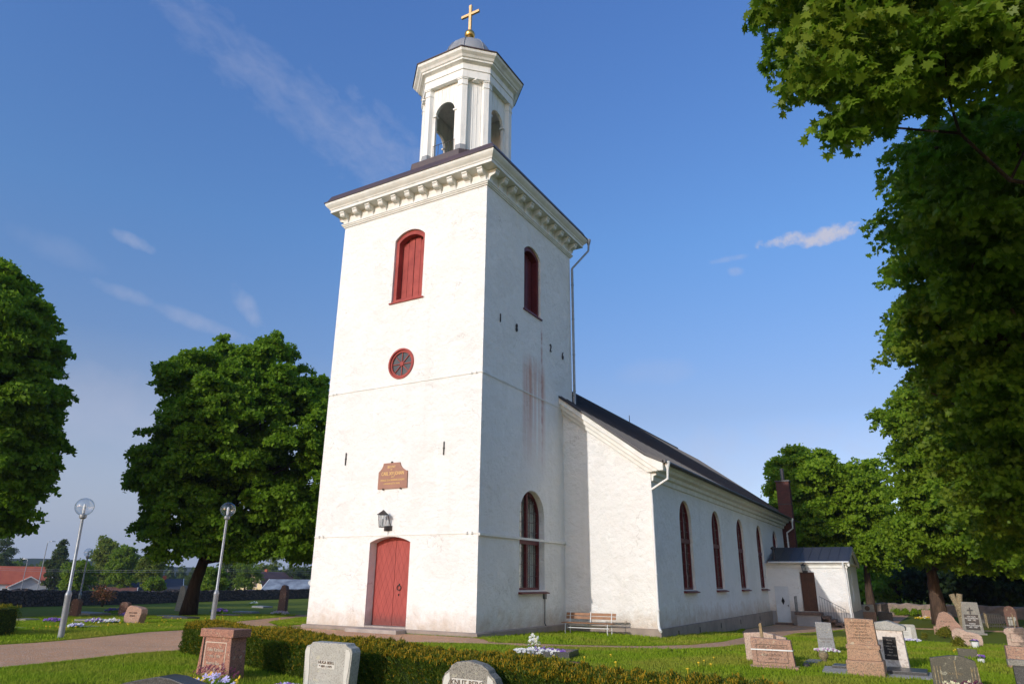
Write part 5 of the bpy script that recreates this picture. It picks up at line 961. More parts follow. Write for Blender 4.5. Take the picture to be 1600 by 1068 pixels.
# temple stone with black plaque
t=stone('cream marble gravestone shaped like a small temple with black plaque beside the tall tan one',11.95,-.9,[(-.44,-.1),(.28,-.1),(.22,.84),(-.36,.84)],.22,'white marble')
mb=MB(); mb.prism([(-.42,.84),(.29,.84),(.30,.90),(.27,.94),(-.06,1.04),(-.40,.98)],-.15,.15); mb.build('pediment',MT['pale grey granite'],t,bevel=.012)
bx('plaque',t,'black plaque',(-.20,.07,-.125,-.1,.22,.70),.004); text('Nanna\nAlbery\n* 1846 † 1918\nMaken\nEmil\n* 1844 † 1920',.042,(-.065,-.129,.47),t,MT['pale carving'],sp=1.5)
bx('foot',t,'white marble',(-.50,.32,-.16,.16,-.12,.05),.01)
t=stone('wide pale grey gravestone with small flowers along its foot, behind the temple-shaped one',11.66,12.9,[(-.42,-.1),(.43,-.1),(.40,.62),(.36,.66),(-.46,.66)],.16,'pale grey granite')
bx('recessed_panel',t,'pale panel',(-.32,.24,-.088,-.07,.12,.56),.0)
for z in (.46,.36,.28): bx('carved_line',t,'grey granite',(-.2,.14,-.093,-.085,z-.008,z+.008),0)
# flat slab grave with kerb
t=thing('grave_ledger','dark flat ledger slab lying in grey gravel below the temple-shaped gravestone','ledger',base(12.15,-1.75),0); bx('slab',t,'dark granite',(-.36,.42,-.4,.42,.0,.09),.01)
t=thing('grave_ledger','small dark ledger slab left of the tall tan pedestal','ledger',base(10.85,-1.4),0); bx('slab',t,'dark granite',(-.17,.22,-.25,.25,.0,.08),.01)
t=thing('grave_marker','small round-topped stone post at the left corner of the gravel grave','marker',base(10.3,.1)); mb=MB(); mb.lathe([(.06,-.05),(.065,.06),(.10,.09),(.12,.15),(.10,.22),(.05,.25),(0,.255)],(0,0,0),14); mb.build('post',MT['lichened stone'],t,smooth=True); 
mb=MB(); mb.box(-.35,-.02,-.95,-.1,.0,.06); mb.build('kerb',MT['grey granite'],t,bevel=.02)
t=thing('ground_lamp','small black dome lamp lying in the grass beside the strapped gravestone','lamp',base(10.15,-1.75)); mb=MB(); mb.lathe([(.09,-.02),(.09,.02),(.075,.07),(.035,.095),(0,.1)],(0,0,0),16); mb.build('dome',MT['iron'],t,smooth=True)
# back right
t=stone('pointed pink gravestone on a wide base behind the yellow-green bush',13.2,23.9,[(-.52,.38),(.62,.38),(.50,.55),(.40,.66),(.34,.83),(.12,1.03),(-.05,1.10),(-.28,1.02),(-.42,.72)],.22,'pink granite')
bx('base',t,'pink granite',(-.62,.66,-.25,.25,-.1,.38),.02); lines(t,.22,[('FAMILJEGRAV',.09,0,.62)],'dark carving')
t=stone('wide heart-shaped pink gravestone with white flower pot at its right foot',13.69,11.4,[(-.33,-.1),(.42,-.1),(.48,.2),(.46,.38),(.36,.46),(.18,.50),(.02,.52),(-.12,.60),(-.30,.62),(-.44,.52),(-.46,.36),(-.40,.15)],.2,'pale pink granite',.03)
lines(t,.21,[('EVA & NILS',.07,.06,.38),('BERGSTRÖM',.06,.06,.29)],'dark carving')
bx('foot_stone',t,'pale pink granite',(-.46,.56,-.30,-.1,-.08,.03),.02)
t=stone('tall grey gravestone carved with a cross and black lettered plaque, tallest of the back graves',14.35,25.3,[(-.50,-.1),(.48,-.1),(.38,1.56),(-.34,1.58)],.26,'grey granite')
mb=MB(); mb.box(-.03,.03,-.148,-.125,.98,1.30); mb.box(-.13,.13,-.147,-.126,1.14,1.20); mb.build('cross',MT['iron'],t)
bx('plaque',t,'black plaque',(-.30,.32,-.15,-.12,.22,.96),.01); text('HÄR VILAR\nPER JOHANSSON\n1849 - 1921\n\nMAKAN\nANNA JOHANSSON\n1852 - 1930',.085,(.01,-.155,.60),t,MT['white letters'],sp=1.0,sx=.9)
bx('step',t,'grey granite',(-.58,.58,-.34,.34,-.1,.08),.02)
t=thing('grave_monument','forked stone tree-trunk monument standing left of the tall cross gravestone','monument',base(13.86,27.0)); mb=MB()
mb.tube([(.16,0,-.1),(.13,0,.5),(.09,0,1.0),(.05,0,1.35)],[.21,.19,.175,.17],12); mb.tube([(.05,0,1.2),(-.08,0,1.6),(-.17,0,1.95)],[.15,.13,.15],10); mb.tube([(.08,0,1.2),(.14,0,1.6),(.20,0,1.97)],[.15,.14,.15],10)
for z,a in ((.5,0),(.8,2),(1.1,4)): mb.tube([(.1,0,z),(.1+.24*math.cos(a),-.24*abs(math.sin(a)),z+.06)],[.07,.055],7)
mb.build('stone_trunk',MT['lichened stone'],t,smooth=True)
t=stone('pink gravestone with scrolled top cut off by the right edge',15.27,12.3,[(-.34,.0),(.4,.0),(.40,.5),(.36,.62),(.2,.70),(-.26,.68),(-.36,.62),(-.40,.54),(-.38,.48),(-.33,.44)],.2,'pale pink granite'); frame_lines(t,-.22,.3,.2,.5,-.102,'dark carving',.012)
t=stone('broad low rough pink gravestone at the right edge',14.62,1.4,[(-.42,-.1),(.42,-.1),(.44,.46),(-.40,.52)],.28,'pink granite',.02)
t=stone('dark olive gravestone with corner columns and purple and white flowers at the bottom right',13.08,-4.1,[(-.40,-.15),(.40,-.15),(.33,.50),(.12,.58),(-.05,.58),(-.38,.53)],.16,'olive dark granite')
mb=MB()
for s in (-1,1):
    for q in (.24,.29,.34): mb.box(s*q-.008,s*q+.008,-.09,-.078,.0,.40)
mb.box(-.008,.008,-.09,-.078,.2,.5); mb.build('carved_column',MT['lichened stone'],t); lines(t,.165,[('VILA I FRID',.05,-.02,.28)],'lichened stone')
t=stone('small low dark gravestone on the lawn behind the olive one',13.48,4.1,rectp(.46,.27,.25),.12,'olive dark granite')
t=stone('dark framed gravestone cut off at the bottom right corner',14.25,-3.7,[(-.26,-.1),(.4,-.1),(.4,.44),(-.26,.44)],.14,'dark granite'); bx('cap',t,'grey granite',(-.33,.45,-.1,.1,.44,.54),.01)
t=stone('brownish pink gravestone in the back row left of the pale boulder',12.2,43.2,rectp(.8,.66,.62),.2,'pink granite'); t=stone('pale boulder-shaped gravestone below the linden trunk',13.0,42.8,[(-.38,-.1),(.40,-.1),(.42,.35),(.34,.62),(.12,.86),(-.1,.93),(-.3,.78),(-.40,.45)],.3,'pale pink granite',.04)
t=stone('pink gravestone topped by a pale block with round emblem beside the vestry corner',8.7,36.5,rectp(.95,.62,.60),.3,'pink granite'); bx('top_block',t,'pale grey granite',(-.46,.40,-.14,.14,.61,1.08),.02); mb=MB(); mb.lathe([(.0,-.012),(.16,-.012),(.16,.0)],(0,-.142,.85),20,axis='y'); mb.build('emblem',MT['dark carving'],t)
t=stone('dark polished gravestone right of the emblem stone',9.6,38.6,rectp(.9,.60,.56),.4,'dark granite')
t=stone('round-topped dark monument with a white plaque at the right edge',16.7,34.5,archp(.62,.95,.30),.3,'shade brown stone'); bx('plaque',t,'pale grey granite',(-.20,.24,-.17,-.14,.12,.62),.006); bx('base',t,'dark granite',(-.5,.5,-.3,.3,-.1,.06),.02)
t=stone('grey gable-topped monument inside the iron grave fence',16.0,40,[(-.7,-.1),(.7,-.1),(.7,.30),(.45,.62),(-.5,.62),(-.75,.30)],.5,'blue grey granite')
t=stone('dark rounded gravestone half hidden behind the forked stone trunk',13.35,30.6,archp(.5,.7,.2),.16,'dark granite')
# iron fence
t=thing('grave_fence','low rusty iron fence round the grave near the dark monument at the right edge','fence',base(15.7,33.2)); mb=MB()
for k in range(17):
    x=-.95+k*.12
    for yy in (0,1.6):
        mb.box(x-.009,x+.009,yy-.009,yy+.009,0,.62); mb.add([(x-.025,yy,.62),(x+.025,yy,.62),(x,yy,.72)],[(0,1,2)])
for z in (.12,.52):
    for yy in (0,1.6): mb.box(-1.0,1.0,yy-.01,yy+.01,z-.012,z+.012)
    for xx in (-1,1): mb.box(xx-.01,xx+.01,0,1.6,z-.012,z+.012)
mb.build('rails',MT['iron'],t); mb=MB()
for xx in (-1,-.33,1):
    for yy in (0,1.6): mb.box(xx-.03,xx+.03,yy-.03,yy+.03,-.05,.8)
mb.build('posts',MT['lichened stone'],t)
# back stone wall right
def wall(label,pts,hh,th,mat,seed,name='stone_wall'):
    rr=random.Random(seed); p=res(pts,int(sum((Vector(a)-Vector(b)).length for a,b in zip(pts,pts[1:]))/.45)); mb=MB(); vs=[];fs=[]
    m=[(-1,0),(-1,.35),(-.95,.7),(-.85,1),(-.3,1.04),(.3,1.04),(.85,1),(.95,.7),(1,.35),(1,0)]
    o=(p[0].x,p[0].y,h(p[0].x,p[0].y))
    for i,q in enumerate(p):
        d=(p[min(i+1,len(p)-1)]-p[max(i-1,0)]).normalized(); n=Vector((-d.y,d.x)); g=h(q.x,q.y)
        for w,f in m:
            a=q+n*(w*th/2+rr.uniform(-.05,.05)); vs.append((a.x-o[0],a.y-o[1],g-.2+(hh+.2)*f+(rr.uniform(-.09,.09) if f>.2 else 0)-o[2]))
    k=len(m); fs=[(i*k+j,i*k+j+1,(i+1)*k+j+1,(i+1)*k+j) for i in range(len(p)-1) for j in range(k-1)]
    mb.add(vs,fs); ob=mb.build(name,MT[mat]); ob.location=o; tag(ob,label,'wall'); return ob
wall('dark dry stone wall bounding the churchyard on the left',[(-33,-24),(-40,-4),(-44.4,7),(-50.5,16.4),(-57.3,29),(-61.2,52),(-58,90)],1.12,.9,'fieldstone',1)
simple('pale wall stone',(.33,.25,.20),(.22,.17,.14),3,.9,.5,12,.03)
wall('low pale stone wall at the back behind the green border plants',[(8,50.2),(12,49.6),(16.5,48.6),(24,47)],.85,.6,'pale wall stone',2)
# left graves
t=stone('pink rounded gravestone with pale flowers at its foot on the left lawn',-14.1,-2.5,[(-.52,-.1),(.36,-.1),(.55,.42),(.52,.60),(.3,.68),(-.3,.74),(-.46,.66),(-.62,.30)],.28,'pink granite',.04,name='gravestone'); t.scale=(1.0,1,.92); lines(t,.285,[('AXEL & SIGNE',.09,0,.45),('NYSTRÖM',.08,0,.33)],'dark carving')
t=stone('dark grey gravestone just behind the pink rounded one on the left lawn',-17.9,.1,[(-.45,-.1),(.42,-.1),(.48,.40),(-.45,.46)],.18,'olive dark granite')
t=stone('tall leaning grey gravestone at the foot of the leaning tree trunk',-34.6,14.2,[(-.42,-.1),(.30,-.1),(.42,1.25),(.40,1.55),(.20,1.75),(-.08,1.76),(-.28,1.60),(-.30,1.25)],.25,'grey granite',.02,tilt=6)
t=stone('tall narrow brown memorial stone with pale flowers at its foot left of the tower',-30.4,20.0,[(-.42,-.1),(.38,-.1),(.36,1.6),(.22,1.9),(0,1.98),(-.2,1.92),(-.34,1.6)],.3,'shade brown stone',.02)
SL=[('low grey slab flat in the grass beyond the left lamp post',-17.2,-2.3,1.3,.8,.12,'grey granite'),('dark low slab flat on the lawn between pink stone and lamp post',-17.0,1.6,1.6,.7,.14,'dark granite'),('brownish slab lying right of the nearer lamp post',-22.0,8.4,1.3,.8,.1,'brown granite'),('long grey ledger in the shade before the stone wall',-29.5,4.6,2.8,1.2,.12,'grey granite'),
('grey ledger in the shade near the wall left of the brown memorial',-40.6,27.0,1.8,1.0,.15,'blue grey granite'),('small grey slab near the lilac flowers on the left lawn',-12.9,-4.9,.75,.5,.06,'grey granite'),('pale slab sunk in grass by the left hedge',-14.6,-6.6,.8,.5,.05,'pale grey granite'),('flat grey slab in shade left of the lamp post',-21.6,-2.7,1.0,.6,.1,'grey granite'),
('grey slab beside the blue flowers behind the pink stone',-22.6,5.0,1.3,.7,.08,'blue grey granite'),('dim slab right of the purple flowers near the tree trunk',-30.4,16.6,1.8,.8,.1,'blue grey granite'),('small pale slab beside the pansies of the brown memorial',-21.4,13.2,.9,.4,.05,'pink granite'),('low slab in deep shade close to the stone wall at the left edge',-33,-.4,1.6,.8,.15,'dark granite')]
for lb,x,y,w,d,hh,mt in SL:
    t=thing('grave_slab',lb,'grave slab',base(x,y),R(random.uniform(-8,8)),'flat grave slabs on the left lawn'); bx('slab',t,mt,(-w/2,w/2,-d/2,d/2,-.05,hh),.02)
for lb,x,y,w,hh in [('dark upright gravestone in shade left of the left lamp post',-25.5,1.6,.75,.9),('dark upright gravestone in shade just right of the left lamp post',-24.0,3.3,.8,.75)]:
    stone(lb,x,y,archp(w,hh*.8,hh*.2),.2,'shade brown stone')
# ---- flowers
def flowers(label,x,y,rx,ry,hh,n,cols,seed,fs=.035,z0=0,name='flower_bed',leafn=None,group=None,rz=0):
    r=np.random.default_rng(seed); t=thing(name,label,'flowers',(x,y,h(x,y)+z0),rz,group)
    th=r.random(n)*2*PI; q=np.sqrt(r.random(n)); px=q*np.cos(th)*rx; py=q*np.sin(th)*ry; pz=hh*(.65+.35*r.random(n))*(1-.35*q**2)
    ng=len(cols)
    ci=r.choice(ng,n,p=np.array([c[1] for c in cols])/sum(c[1] for c in cols))
    V=[];mi=[]
    for k in range(n):
        nr=np.array((r.normal()*.4,-.8+r.normal()*.3,.8)); nr/=np.linalg.norm(nr); a=np.cross(nr,(0,0,1.)); a/=np.linalg.norm(a); b=np.cross(nr,a); s=fs*(.7+.6*r.random())
        for p in range(5):
            g=2*PI*p/5+r.random()*.3; g1,g2=g-.42,g+.42; c=np.array((px[k],py[k],pz[k]))
            V+=[c,c+(a*math.cos(g1)+b*math.sin(g1))*s*.75+nr*.004,c+(a*math.cos(g)+b*math.sin(g))*s+nr*.01,c+(a*math.cos(g2)+b*math.sin(g2))*s*.75+nr*.004]; mi.append(ci[k])
    V=np.array(V); npmesh('blossoms',V,np.arange(len(V)).reshape(-1,4),4,[MT[c[0]] for c in cols],t,mi)
    m=leafn or n*4; cl=[(px[i%n],py[i%n],pz[i%n]*.45,hh*.45) for i in range(0,n,max(1,n//14))]
    leaves('leaves',cl,max(10,m//len(cl)),max(.03,fs*1.0),QUAD,MT['chestnut leaf'],t,(0,0,0),seed=seed,up=.2,droop=-.6,fill=.8,spray=False)
    return t
Wt,Vi,Ye,Li,Ma,Pi_,Cr,In=[MT and n for n in ('petal white','petal violet','petal yellow','petal lilac','petal maroon','petal pink','petal cream','petal indigo')]
flowers('yellow and lilac pansies in front of the brown gravestone',2.95,-12.15,.62,.30,.34,26,[(Ye,3),(Li,5)],1,.058)
flowers('dark maroon leafy plants at the right foot of the brown gravestone',2.15,-11.5,.55,.25,.36,60,[(Ma,1)],2,.03)
flowers('violet flower mound before the pale grey gravestone at the bottom edge',4.35,-11.95,.42,.30,.30,260,[(Vi,3),(Li,2)],3,.028)
t=thing('planter_bed','dark stone grave box with a raised rim on the lawn behind the hedge','grave box',base(4.35,-3.3),R(10)); mb=MB(); mb.box(-.62,.62,-.45,-.40,-.05,.16); mb.box(-.62,.62,.40,.45,-.05,.16); mb.box(-.62,-.57,-.40,.40,-.05,.16); mb.box(.57,.62,-.40,.40,-.05,.16); mb.build('rim',MT['dark granite'],t); bx('gravel_fill',t,'pink granite',(-.569,.569,-.399,.399,-.05,.13),0)
flowers('white and violet pansies along the near edge of the dark grave box',4.15,-3.68,.62,.17,.22,110,[(Wt,5)],4,.04,rz=R(10))
flowers('band of violet pansies behind the white ones in the grave box',4.2,-3.35,.6,.12,.22,70,[(Vi,1)],5,.035,rz=R(10))
flowers('tall cluster of white blossoms at the left of the grave box',3.78,-3.1,.15,.13,.5,46,[(Wt,4),(Cr,1)],6,.04)
flowers('pink and white flowers at the foot of the slim blue-grey gravestone',10.02,2.95,.36,.14,.16,90,[(Pi_,3),(Wt,3)],7,.034)
flowers('small lilac and white flowers along the foot of the wide pale gravestone',11.78,12.5,.48,.13,.18,110,[(Li,2),(Wt,2),(Vi,1)],8,.036)
flowers('maroon and white pansies in front of the olive gravestone at the bottom right',13.2,-4.65,.42,.16,.22,80,[(Ma,3),(Cr,3)],9,.036)
flowers('yellow flowers in the back grave bed below the pale boulder stone',12.3,41.6,1.0,.3,.25,90,[(Ye,3),(Wt,1)],10,.06)
flowers('pale flowers with yellow hearts at the foot of the pink rounded stone',-14.9,-2.95,.42,.22,.2,80,[(Wt,3),(Li,2),(Ye,1)],11,.05)
flowers('violet flower patch by the hedge at the left edge',-17.8,-3.6,.42,.28,.2,90,[(Vi,1)],12,.05)
flowers('small lilac flower cushion on the lawn behind the left lamp post',-12.6,-5.6,.32,.22,.2,80,[(Li,3),(Wt,1)],13,.045)
flowers('white and violet flowers with brown foliage behind the lilac cushion',-14.9,-3.6,.5,.25,.24,70,[(Wt,2),(Vi,3)],14,.045)
flowers('dark violet flower mound in front of the shaded slab',-22.3,2.6,.75,.4,.28,130,[(Vi,1),(In,2)],15,.06)
flowers('indigo flower mound right of the nearer lamp post in shade',-28.0,12.4,.7,.4,.36,120,[(In,2),(Vi,1)],16,.07)
flowers('white and lilac pansies at the foot of the tall brown memorial',-22.8,12.8,.75,.35,.28,150,[(Wt,2),(Li,2)],17,.055)
flowers('violet flowers in shade close to the wall, left of the leaning tree',-31,7.2,1.1,.4,.3,90,[(In,1)],18,.07)
flowers('bright white blossoms against the dark wall left of the brown memorial',-44,29,.6,.3,.5,14,[(Wt,1)],19,.09)
for lb,x,y,w,hh,col,sd in (('white pot with dark pansies at the right foot of the heart-shaped stone',13.88,10.55,.13,.22,In,30),('small white pot with a violet flower behind the olive gravestone',13.72,2.6,.09,.12,Vi,31)):
    t=thing('flower_pot',lb,'flower pot',base(x,y)); mb=MB(); mb.lathe([(w*.6,0),(w*.9,hh*.5),(w,hh),(w*.88,hh),(w*.8,hh*.8),(0,hh*.8)],(0,0,0),16); mb.build('pot',MT['white metal'],t,smooth=True)
    flowers('dark pansies growing in the white pot by the heart-shaped stone' if col==In else 'violet flower standing in the small white pot',x,y,w*.9,w*.9,.10,24,[(col,3),(Pi_,1)],sd,.04,z0=hh*.85,name='potted_flowers')
bush('dry brown dead sapling sticking out of the hedge in the middle',9.25,-11.05,.16,.72,'dry leaf',n=10,r=.07,per=40,size=.05,seed=77,taper=0)
# dandelions
mb=MB(); mb.tube([(0,0,0),(0,0,.09)],.004,4); mb.lathe([(0,.085),(.022,.09),(.024,.10),(.012,.112),(0,.115)],(0,0,0),8)
dn=None; rr=random.Random(3)
spots=[(rr.uniform(-20,-9.6),rr.uniform(-4,4)) for _ in range(60)]+[(rr.uniform(-14,-11),rr.uniform(-7.5,-4)) for _ in range(16)]+[(rr.uniform(4,9),rr.uniform(-5.5,-1)) for _ in range(10)]+[(rr.uniform(10,14),rr.uniform(4,12)) for _ in range(8)]
def inpoly(X,Y,P):
    c=np.zeros(len(X),bool); j=len(P)-1
    for i in range(len(P)):
        xi,yi=P[i];xj,yj=P[j]
        if yi!=yj: c^=((yi>Y)!=(yj>Y))&(X<(xj-xi)*(Y-yi)/(yj-yi)+xi)
        j=i
    return c
sx=np.array([s[0] for s in spots]); sy=np.array([s[1] for s in spots]); bad=np.zeros(len(sx),bool)
for P in PATHS: bad|=inpoly(sx,sy,P)
for (x,y),b in zip(spots,bad):
    if b: continue
    if dn is None: dn=mb.build('dandelion',MT['petal yellow']); o=dn; tag(o,'small yellow dandelion in the lawn','dandelion','dandelions scattered in the lawn')
    else: o=dn.copy(); COL.objects.link(o)
    o.location=base(x,y); s=rr.uniform(.9,1.6); o.scale=(s,s,rr.uniform(.8,1.3))
# grass
def grass():
    r=np.random.default_rng(9); out=[]
    for (x0,x1,y0,y1,den,hh,w) in ((-4,15,-16,-8,1300,.055,.009),(-16,15,-8,0,620,.06,.014),(-26,16,0,14,230,.075,.024),(-26,-8,-12,0,300,.07,.018)):
        n=int((x1-x0)*(y1-y0)*den); X=r.uniform(x0,x1,n);Y=r.uniform(y0,y1,n)
        ok=np.ones(n,bool)
        for P in PATHS: ok&=~inpoly(X,Y,P)
        ok&=~((X>-7.7)&(X<.15)&(Y>-.15)&(Y<7.6)); ok&=~((X>-11.6)&(X<PX+.15)&(Y>6.45)); ok&=~((X>3.8)&(X<8.7)&(Y>26.5))
        d=np.hypot(X-12.994,Y+20.235); ang=np.arctan2(-(X-12.994),Y+20.235); ok&=(ang>R(-12))&(ang<R(70))&(d>6)
        pt=np.sin(X*2.1+1.3*np.sin(Y*1.7))*np.sin(Y*2.4+1.1*np.sin(X*1.3))+.5*np.sin(X*6.1+Y*4.3); ok&=r.random(n)>np.clip(pt-.75,0,.6)
        X=X[ok];Y=Y[ok]; n=len(X); Z=np.array([h(a,b) for a,b in zip(X,Y)])
        a=r.random(n)*2*PI; l=hh*(.6+.8*r.random(n)); bx_=r.normal(size=n)*.35; by_=r.normal(size=n)*.35
        # patchy growth
        l*=.75+.5*np.sin(X*1.3+Y*.7)*np.sin(X*.5-Y*1.1)*.5+.25
        p0=np.stack([X-np.cos(a)*w,Y-np.sin(a)*w,Z-.005],1);p1=np.stack([X+np.cos(a)*w,Y+np.sin(a)*w,Z-.005],1);p2=np.stack([X+bx_*l,Y+by_*l,Z+l],1)
        out.append(np.stack([p0,p1,p2],1).reshape(-1,3))
    ed=np.concatenate([np.concatenate([Q[:-1]+(Q[1:]-Q[:-1])*k/6 for k in range(6) for Q in (P[2:len(P)//2-2],P[len(P)//2+2:-2])]) for P in PATHS[:4]]); ed=ed[(np.hypot(ed[:,0]-13,ed[:,1]+20)<45)]
    n=len(ed)*26; X=np.repeat(ed[:,0],26)+r.normal(size=n)*.05; Y=np.repeat(ed[:,1],26)+r.normal(size=n)*.05; Z=np.array([h(a,b) for a,b in zip(X,Y)])+.01; a=r.random(n)*2*PI; l=.025+.03*r.random(n); w=.010
    out.append(np.stack([np.stack([X-np.cos(a)*w,Y-np.sin(a)*w,Z],1),np.stack([X+np.cos(a)*w,Y+np.sin(a)*w,Z],1),np.stack([X+r.normal(size=n)*.03,Y+r.normal(size=n)*.03,Z+l],1)],1).reshape(-1,3))
    for (sx_,sy_,a0,a1,th) in STONES:
        if math.hypot(sx_-13,sy_+20)>38: continue
        n=int((a1-a0)*260); X=sx_+r.uniform(a0-.1,a1+.1,n); Y=sy_-th/2-.02-np.abs(r.normal(size=n))*.05
        m2=int(th*260); X=np.concatenate([X,sx_+a1+.02+np.abs(r.normal(size=m2))*.04]); Y=np.concatenate([Y,sy_+r.uniform(-th/2,th/2,m2)]); n=len(X)
        Z=np.array([h(a,b) for a,b in zip(X,Y)])-.005; a=r.random(n)*2*PI; l=.05+.07*r.random(n)**2; w=.008
        out.append(np.stack([np.stack([X-np.cos(a)*w,Y-np.sin(a)*w,Z],1),np.stack([X+np.cos(a)*w,Y+np.sin(a)*w,Z],1),np.stack([X+r.normal(size=n)*.02,Y+r.normal(size=n)*.02,Z+l],1)],1).reshape(-1,3))
    V=np.concatenate(out); o=npmesh('grass',V,np.arange(len(V)).reshape(-1,3),3,MT['grass blade']); tag(o,'short mown green lawn grass between the graves','grass',kind='stuff')
grass()
# ================================================================ lamps, bench
def lamp(label,x,y,H,first=None,lean=0,leany=0):
    t=thing('street_lamp',label,'street lamp',base(x,y),0,'globe lamps of the churchyard'); t.rotation_euler=(leany,lean,0)
    mb=MB(); mb.lathe([(.085,-.1),(.085,1.12),(.09,1.14),(.09,1.2),(.06,1.27),(.046,1.30),(.042,H-.62),(.042,H-.60)],(0,0,0),16); mb.build('post',MT['galvanised'],t,smooth=True)
    mb=MB(); mb.lathe([(.05,H-.63),(.095,H-.60),(.105,H-.56),(.10,H-.50),(.04,H-.48),(.03,H-.40),(0,H-.40)],(0,0,0),16); mb.build('collar',MT['galvanised'],t,smooth=True)
    mb=MB(); mb.lathe([(.035,H-.45),(.045,H-.40),(.045,H-.25),(.03,H-.18),(0,H-.17)],(0,0,0),12); mb.build('bulb',MT['white metal'],t,smooth=True)
    mb=MB(); mb.lathe([(.265*math.sin(PI*k/20),H-.265-.265*math.cos(PI*k/20)) for k in range(2,21)],(0,0,0),28); g=mb.build('globe',MT['globe glass'],t,smooth='all',fix=False)
    return t
l1=lamp('left globe lamp on a grey post beside the gravel path',-9.15,-7.95,3.98,lean=R(-2.2))
l2=lamp('nearer globe lamp in front of the leaning tree, beside the hedge end',-8.95,-3.0,4.32)
l3=dup(l1,base(-33.9,6.45),0,'farthest globe lamp, in the shade before the stone wall',sc=(1,1,1)); l3.location.z-=.15
t=thing('bench','wooden slat bench with white tubular steel legs against the nave wall','bench',(1.60,5.25,h(1.8,5.2)),R(4))
mb=MB()
for x in (-.82,.0,.82):
    mb.tube([(x,.28,.80),(x,.20,.45),(x,.16,.38),(x,-.20,.40),(x,-.27,.36),(x,-.30,.12),(x,-.26,.03),(x,-.2,.0),(x,.16,.0),(x,.22,.04),(x,.22,.36)] if x else [(x,.28,.80),(x,.20,.45),(x,.16,.38),(x,-.20,.40)],.017,8)
mb.tube([(-.82,-.12,.24),(.82,-.12,.24)],.015,8); mb.tube([(-.82,.2,.30),(.82,.2,.30)],.015,8)
mb.build('frame',MT['white metal'],t,smooth=True)
for k in range(4): bx('seat_slat',t,'bench wood',(-1.0,1.0,-.24+.105*k,-.15+.105*k,.40,.425),.006)
for z in (.58,.70):
    mb=MB(); dy=.22+(z-.45)*.23; mb.add([(-.98,dy-.02,z-.045),(.98,dy-.02,z-.045),(.98,dy+.005,z+.05),(-.98,dy+.005,z+.05),(-.98,dy+.005,z-.05),(.98,dy+.005,z-.05),(.98,dy+.03,z+.045),(-.98,dy+.03,z+.045)],[(0,1,2,3),(4,7,6,5),(0,4,5,1),(2,6,7,3),(0,3,7,4),(1,5,6,2)]); mb.build('back_slat',MT['bench wood'],t)
# ================================================================ far left: houses, poles, hills
simple('red tile',(.42,.11,.055),(.34,.08,.045),.6,.8,.2,4,.05); simple('brown tile',(.20,.09,.07),(.15,.07,.055),.6,.8); simple('grey render',(.42,.45,.48),(.36,.39,.42),.5,.8); simple('cream paint',(.72,.58,.33),(.66,.53,.30),.5,.8); simple('dark roof sheet',(.05,.05,.06),(.04,.04,.048),.6,.6); simple('glazed roof',(.30,.34,.38),(.12,.13,.15),.5,.35); simple('white trim',(.7,.7,.68),None,2,.6); simple('dark window',(.03,.035,.04),None,2,.2,spec=.6); simple('barn brown',(.10,.05,.045),(.08,.04,.036),1,.8)
def house(name,label,x,y,rz,L,Wd,hw,hr,wallm,roofm,oh=.5,gz=None,wins=(),chim=None,mans=False):
    z=h(x,y) if gz is None else gz; t=thing(name,label,'house',(x,y,z),rz)
    mb=MB(); mb.box(-L/2,L/2,-Wd/2,Wd/2,-1,hw)
    if mans: g=[(-Wd/2,hw),(Wd/2,hw),(Wd*.36,hw+hr*.62),(0,hw+hr),(-Wd*.36,hw+hr*.62)]
    else: g=[(-Wd/2,hw),(Wd/2,hw),(0,hw+hr)]
    mb.prism(g,-L/2+.01,L/2-.01,'x'); mb.build('wall',MT[wallm],t)
    mb=MB(); up=[(-Wd/2-oh,hw-oh*.4)]+([(-Wd*.37,hw+hr*.62)] if mans else [])+[(0,hw+hr+.05)]+([(Wd*.37,hw+hr*.62)] if mans else [])+[(Wd/2+oh,hw-oh*.4)]
    mb.prism(up+[(a,b+.22) for a,b in reversed(up)],-L/2-oh,L/2+oh,'x'); rf=mb.build('roof',MT[roofm],t)
    mb=MB(); mb.prism([(a,b-.05) for a,b in up]+[(a,b+.24) for a,b in reversed(up)],L/2+oh,L/2+oh+.12,'x'); mb.prism([(a,b-.05) for a,b in up]+[(a,b+.24) for a,b in reversed(up)],-L/2-oh-.12,-L/2-oh,'x'); mb.build('barge_board',MT['white trim'],rf)
    if chim: mb=MB(); mb.box(chim-.4,chim+.4,-.4,.4,hw+hr-.6,hw+hr+.9); mb.build('chimney',MT['red tile'],rf)
    for ax,u,zz,w,hh in wins:
        mb=MB()
        if ax in 'yY':
            s=-1 if ax=='y' else 1; yy=s*Wd/2; mb.box(u-w/2-.1,u+w/2+.1,min(yy,yy+s*.05),max(yy,yy+s*.05),zz-.1,zz+hh+.1); f=mb.build('window',MT['white trim'],t); mb=MB(); mb.box(u-w/2,u+w/2,min(yy+s*.05,yy+s*.06),max(yy+s*.05,yy+s*.06),zz,zz+hh)
        else:
            s=-1 if ax=='x' else 1; xx=s*L/2; mb.box(min(xx,xx+s*.05),max(xx,xx+s*.05),u-w/2-.1,u+w/2+.1,zz-.1,zz+hh+.1); f=mb.build('window',MT['white trim'],t); mb=MB(); mb.box(min(xx+s*.05,xx+s*.06),max(xx+s*.05,xx+s*.06),u-w/2,u+w/2,zz,zz+hh)
        mb.build('pane',MT['dark window'],f)
    return t
va_=math.atan2(107,-231)  # view bearing to the red house
house('red_roofed_house','long low house with bright red tiled roof at the left edge beyond the field',-222,83,R(62),36,12,3.4,4.4,'grey render','red tile',gz=-4.2,wins=[('y',-8,.8,1.6,1.3),('y',0,.8,1.6,1.3),('y',8,.8,1.6,1.3)])
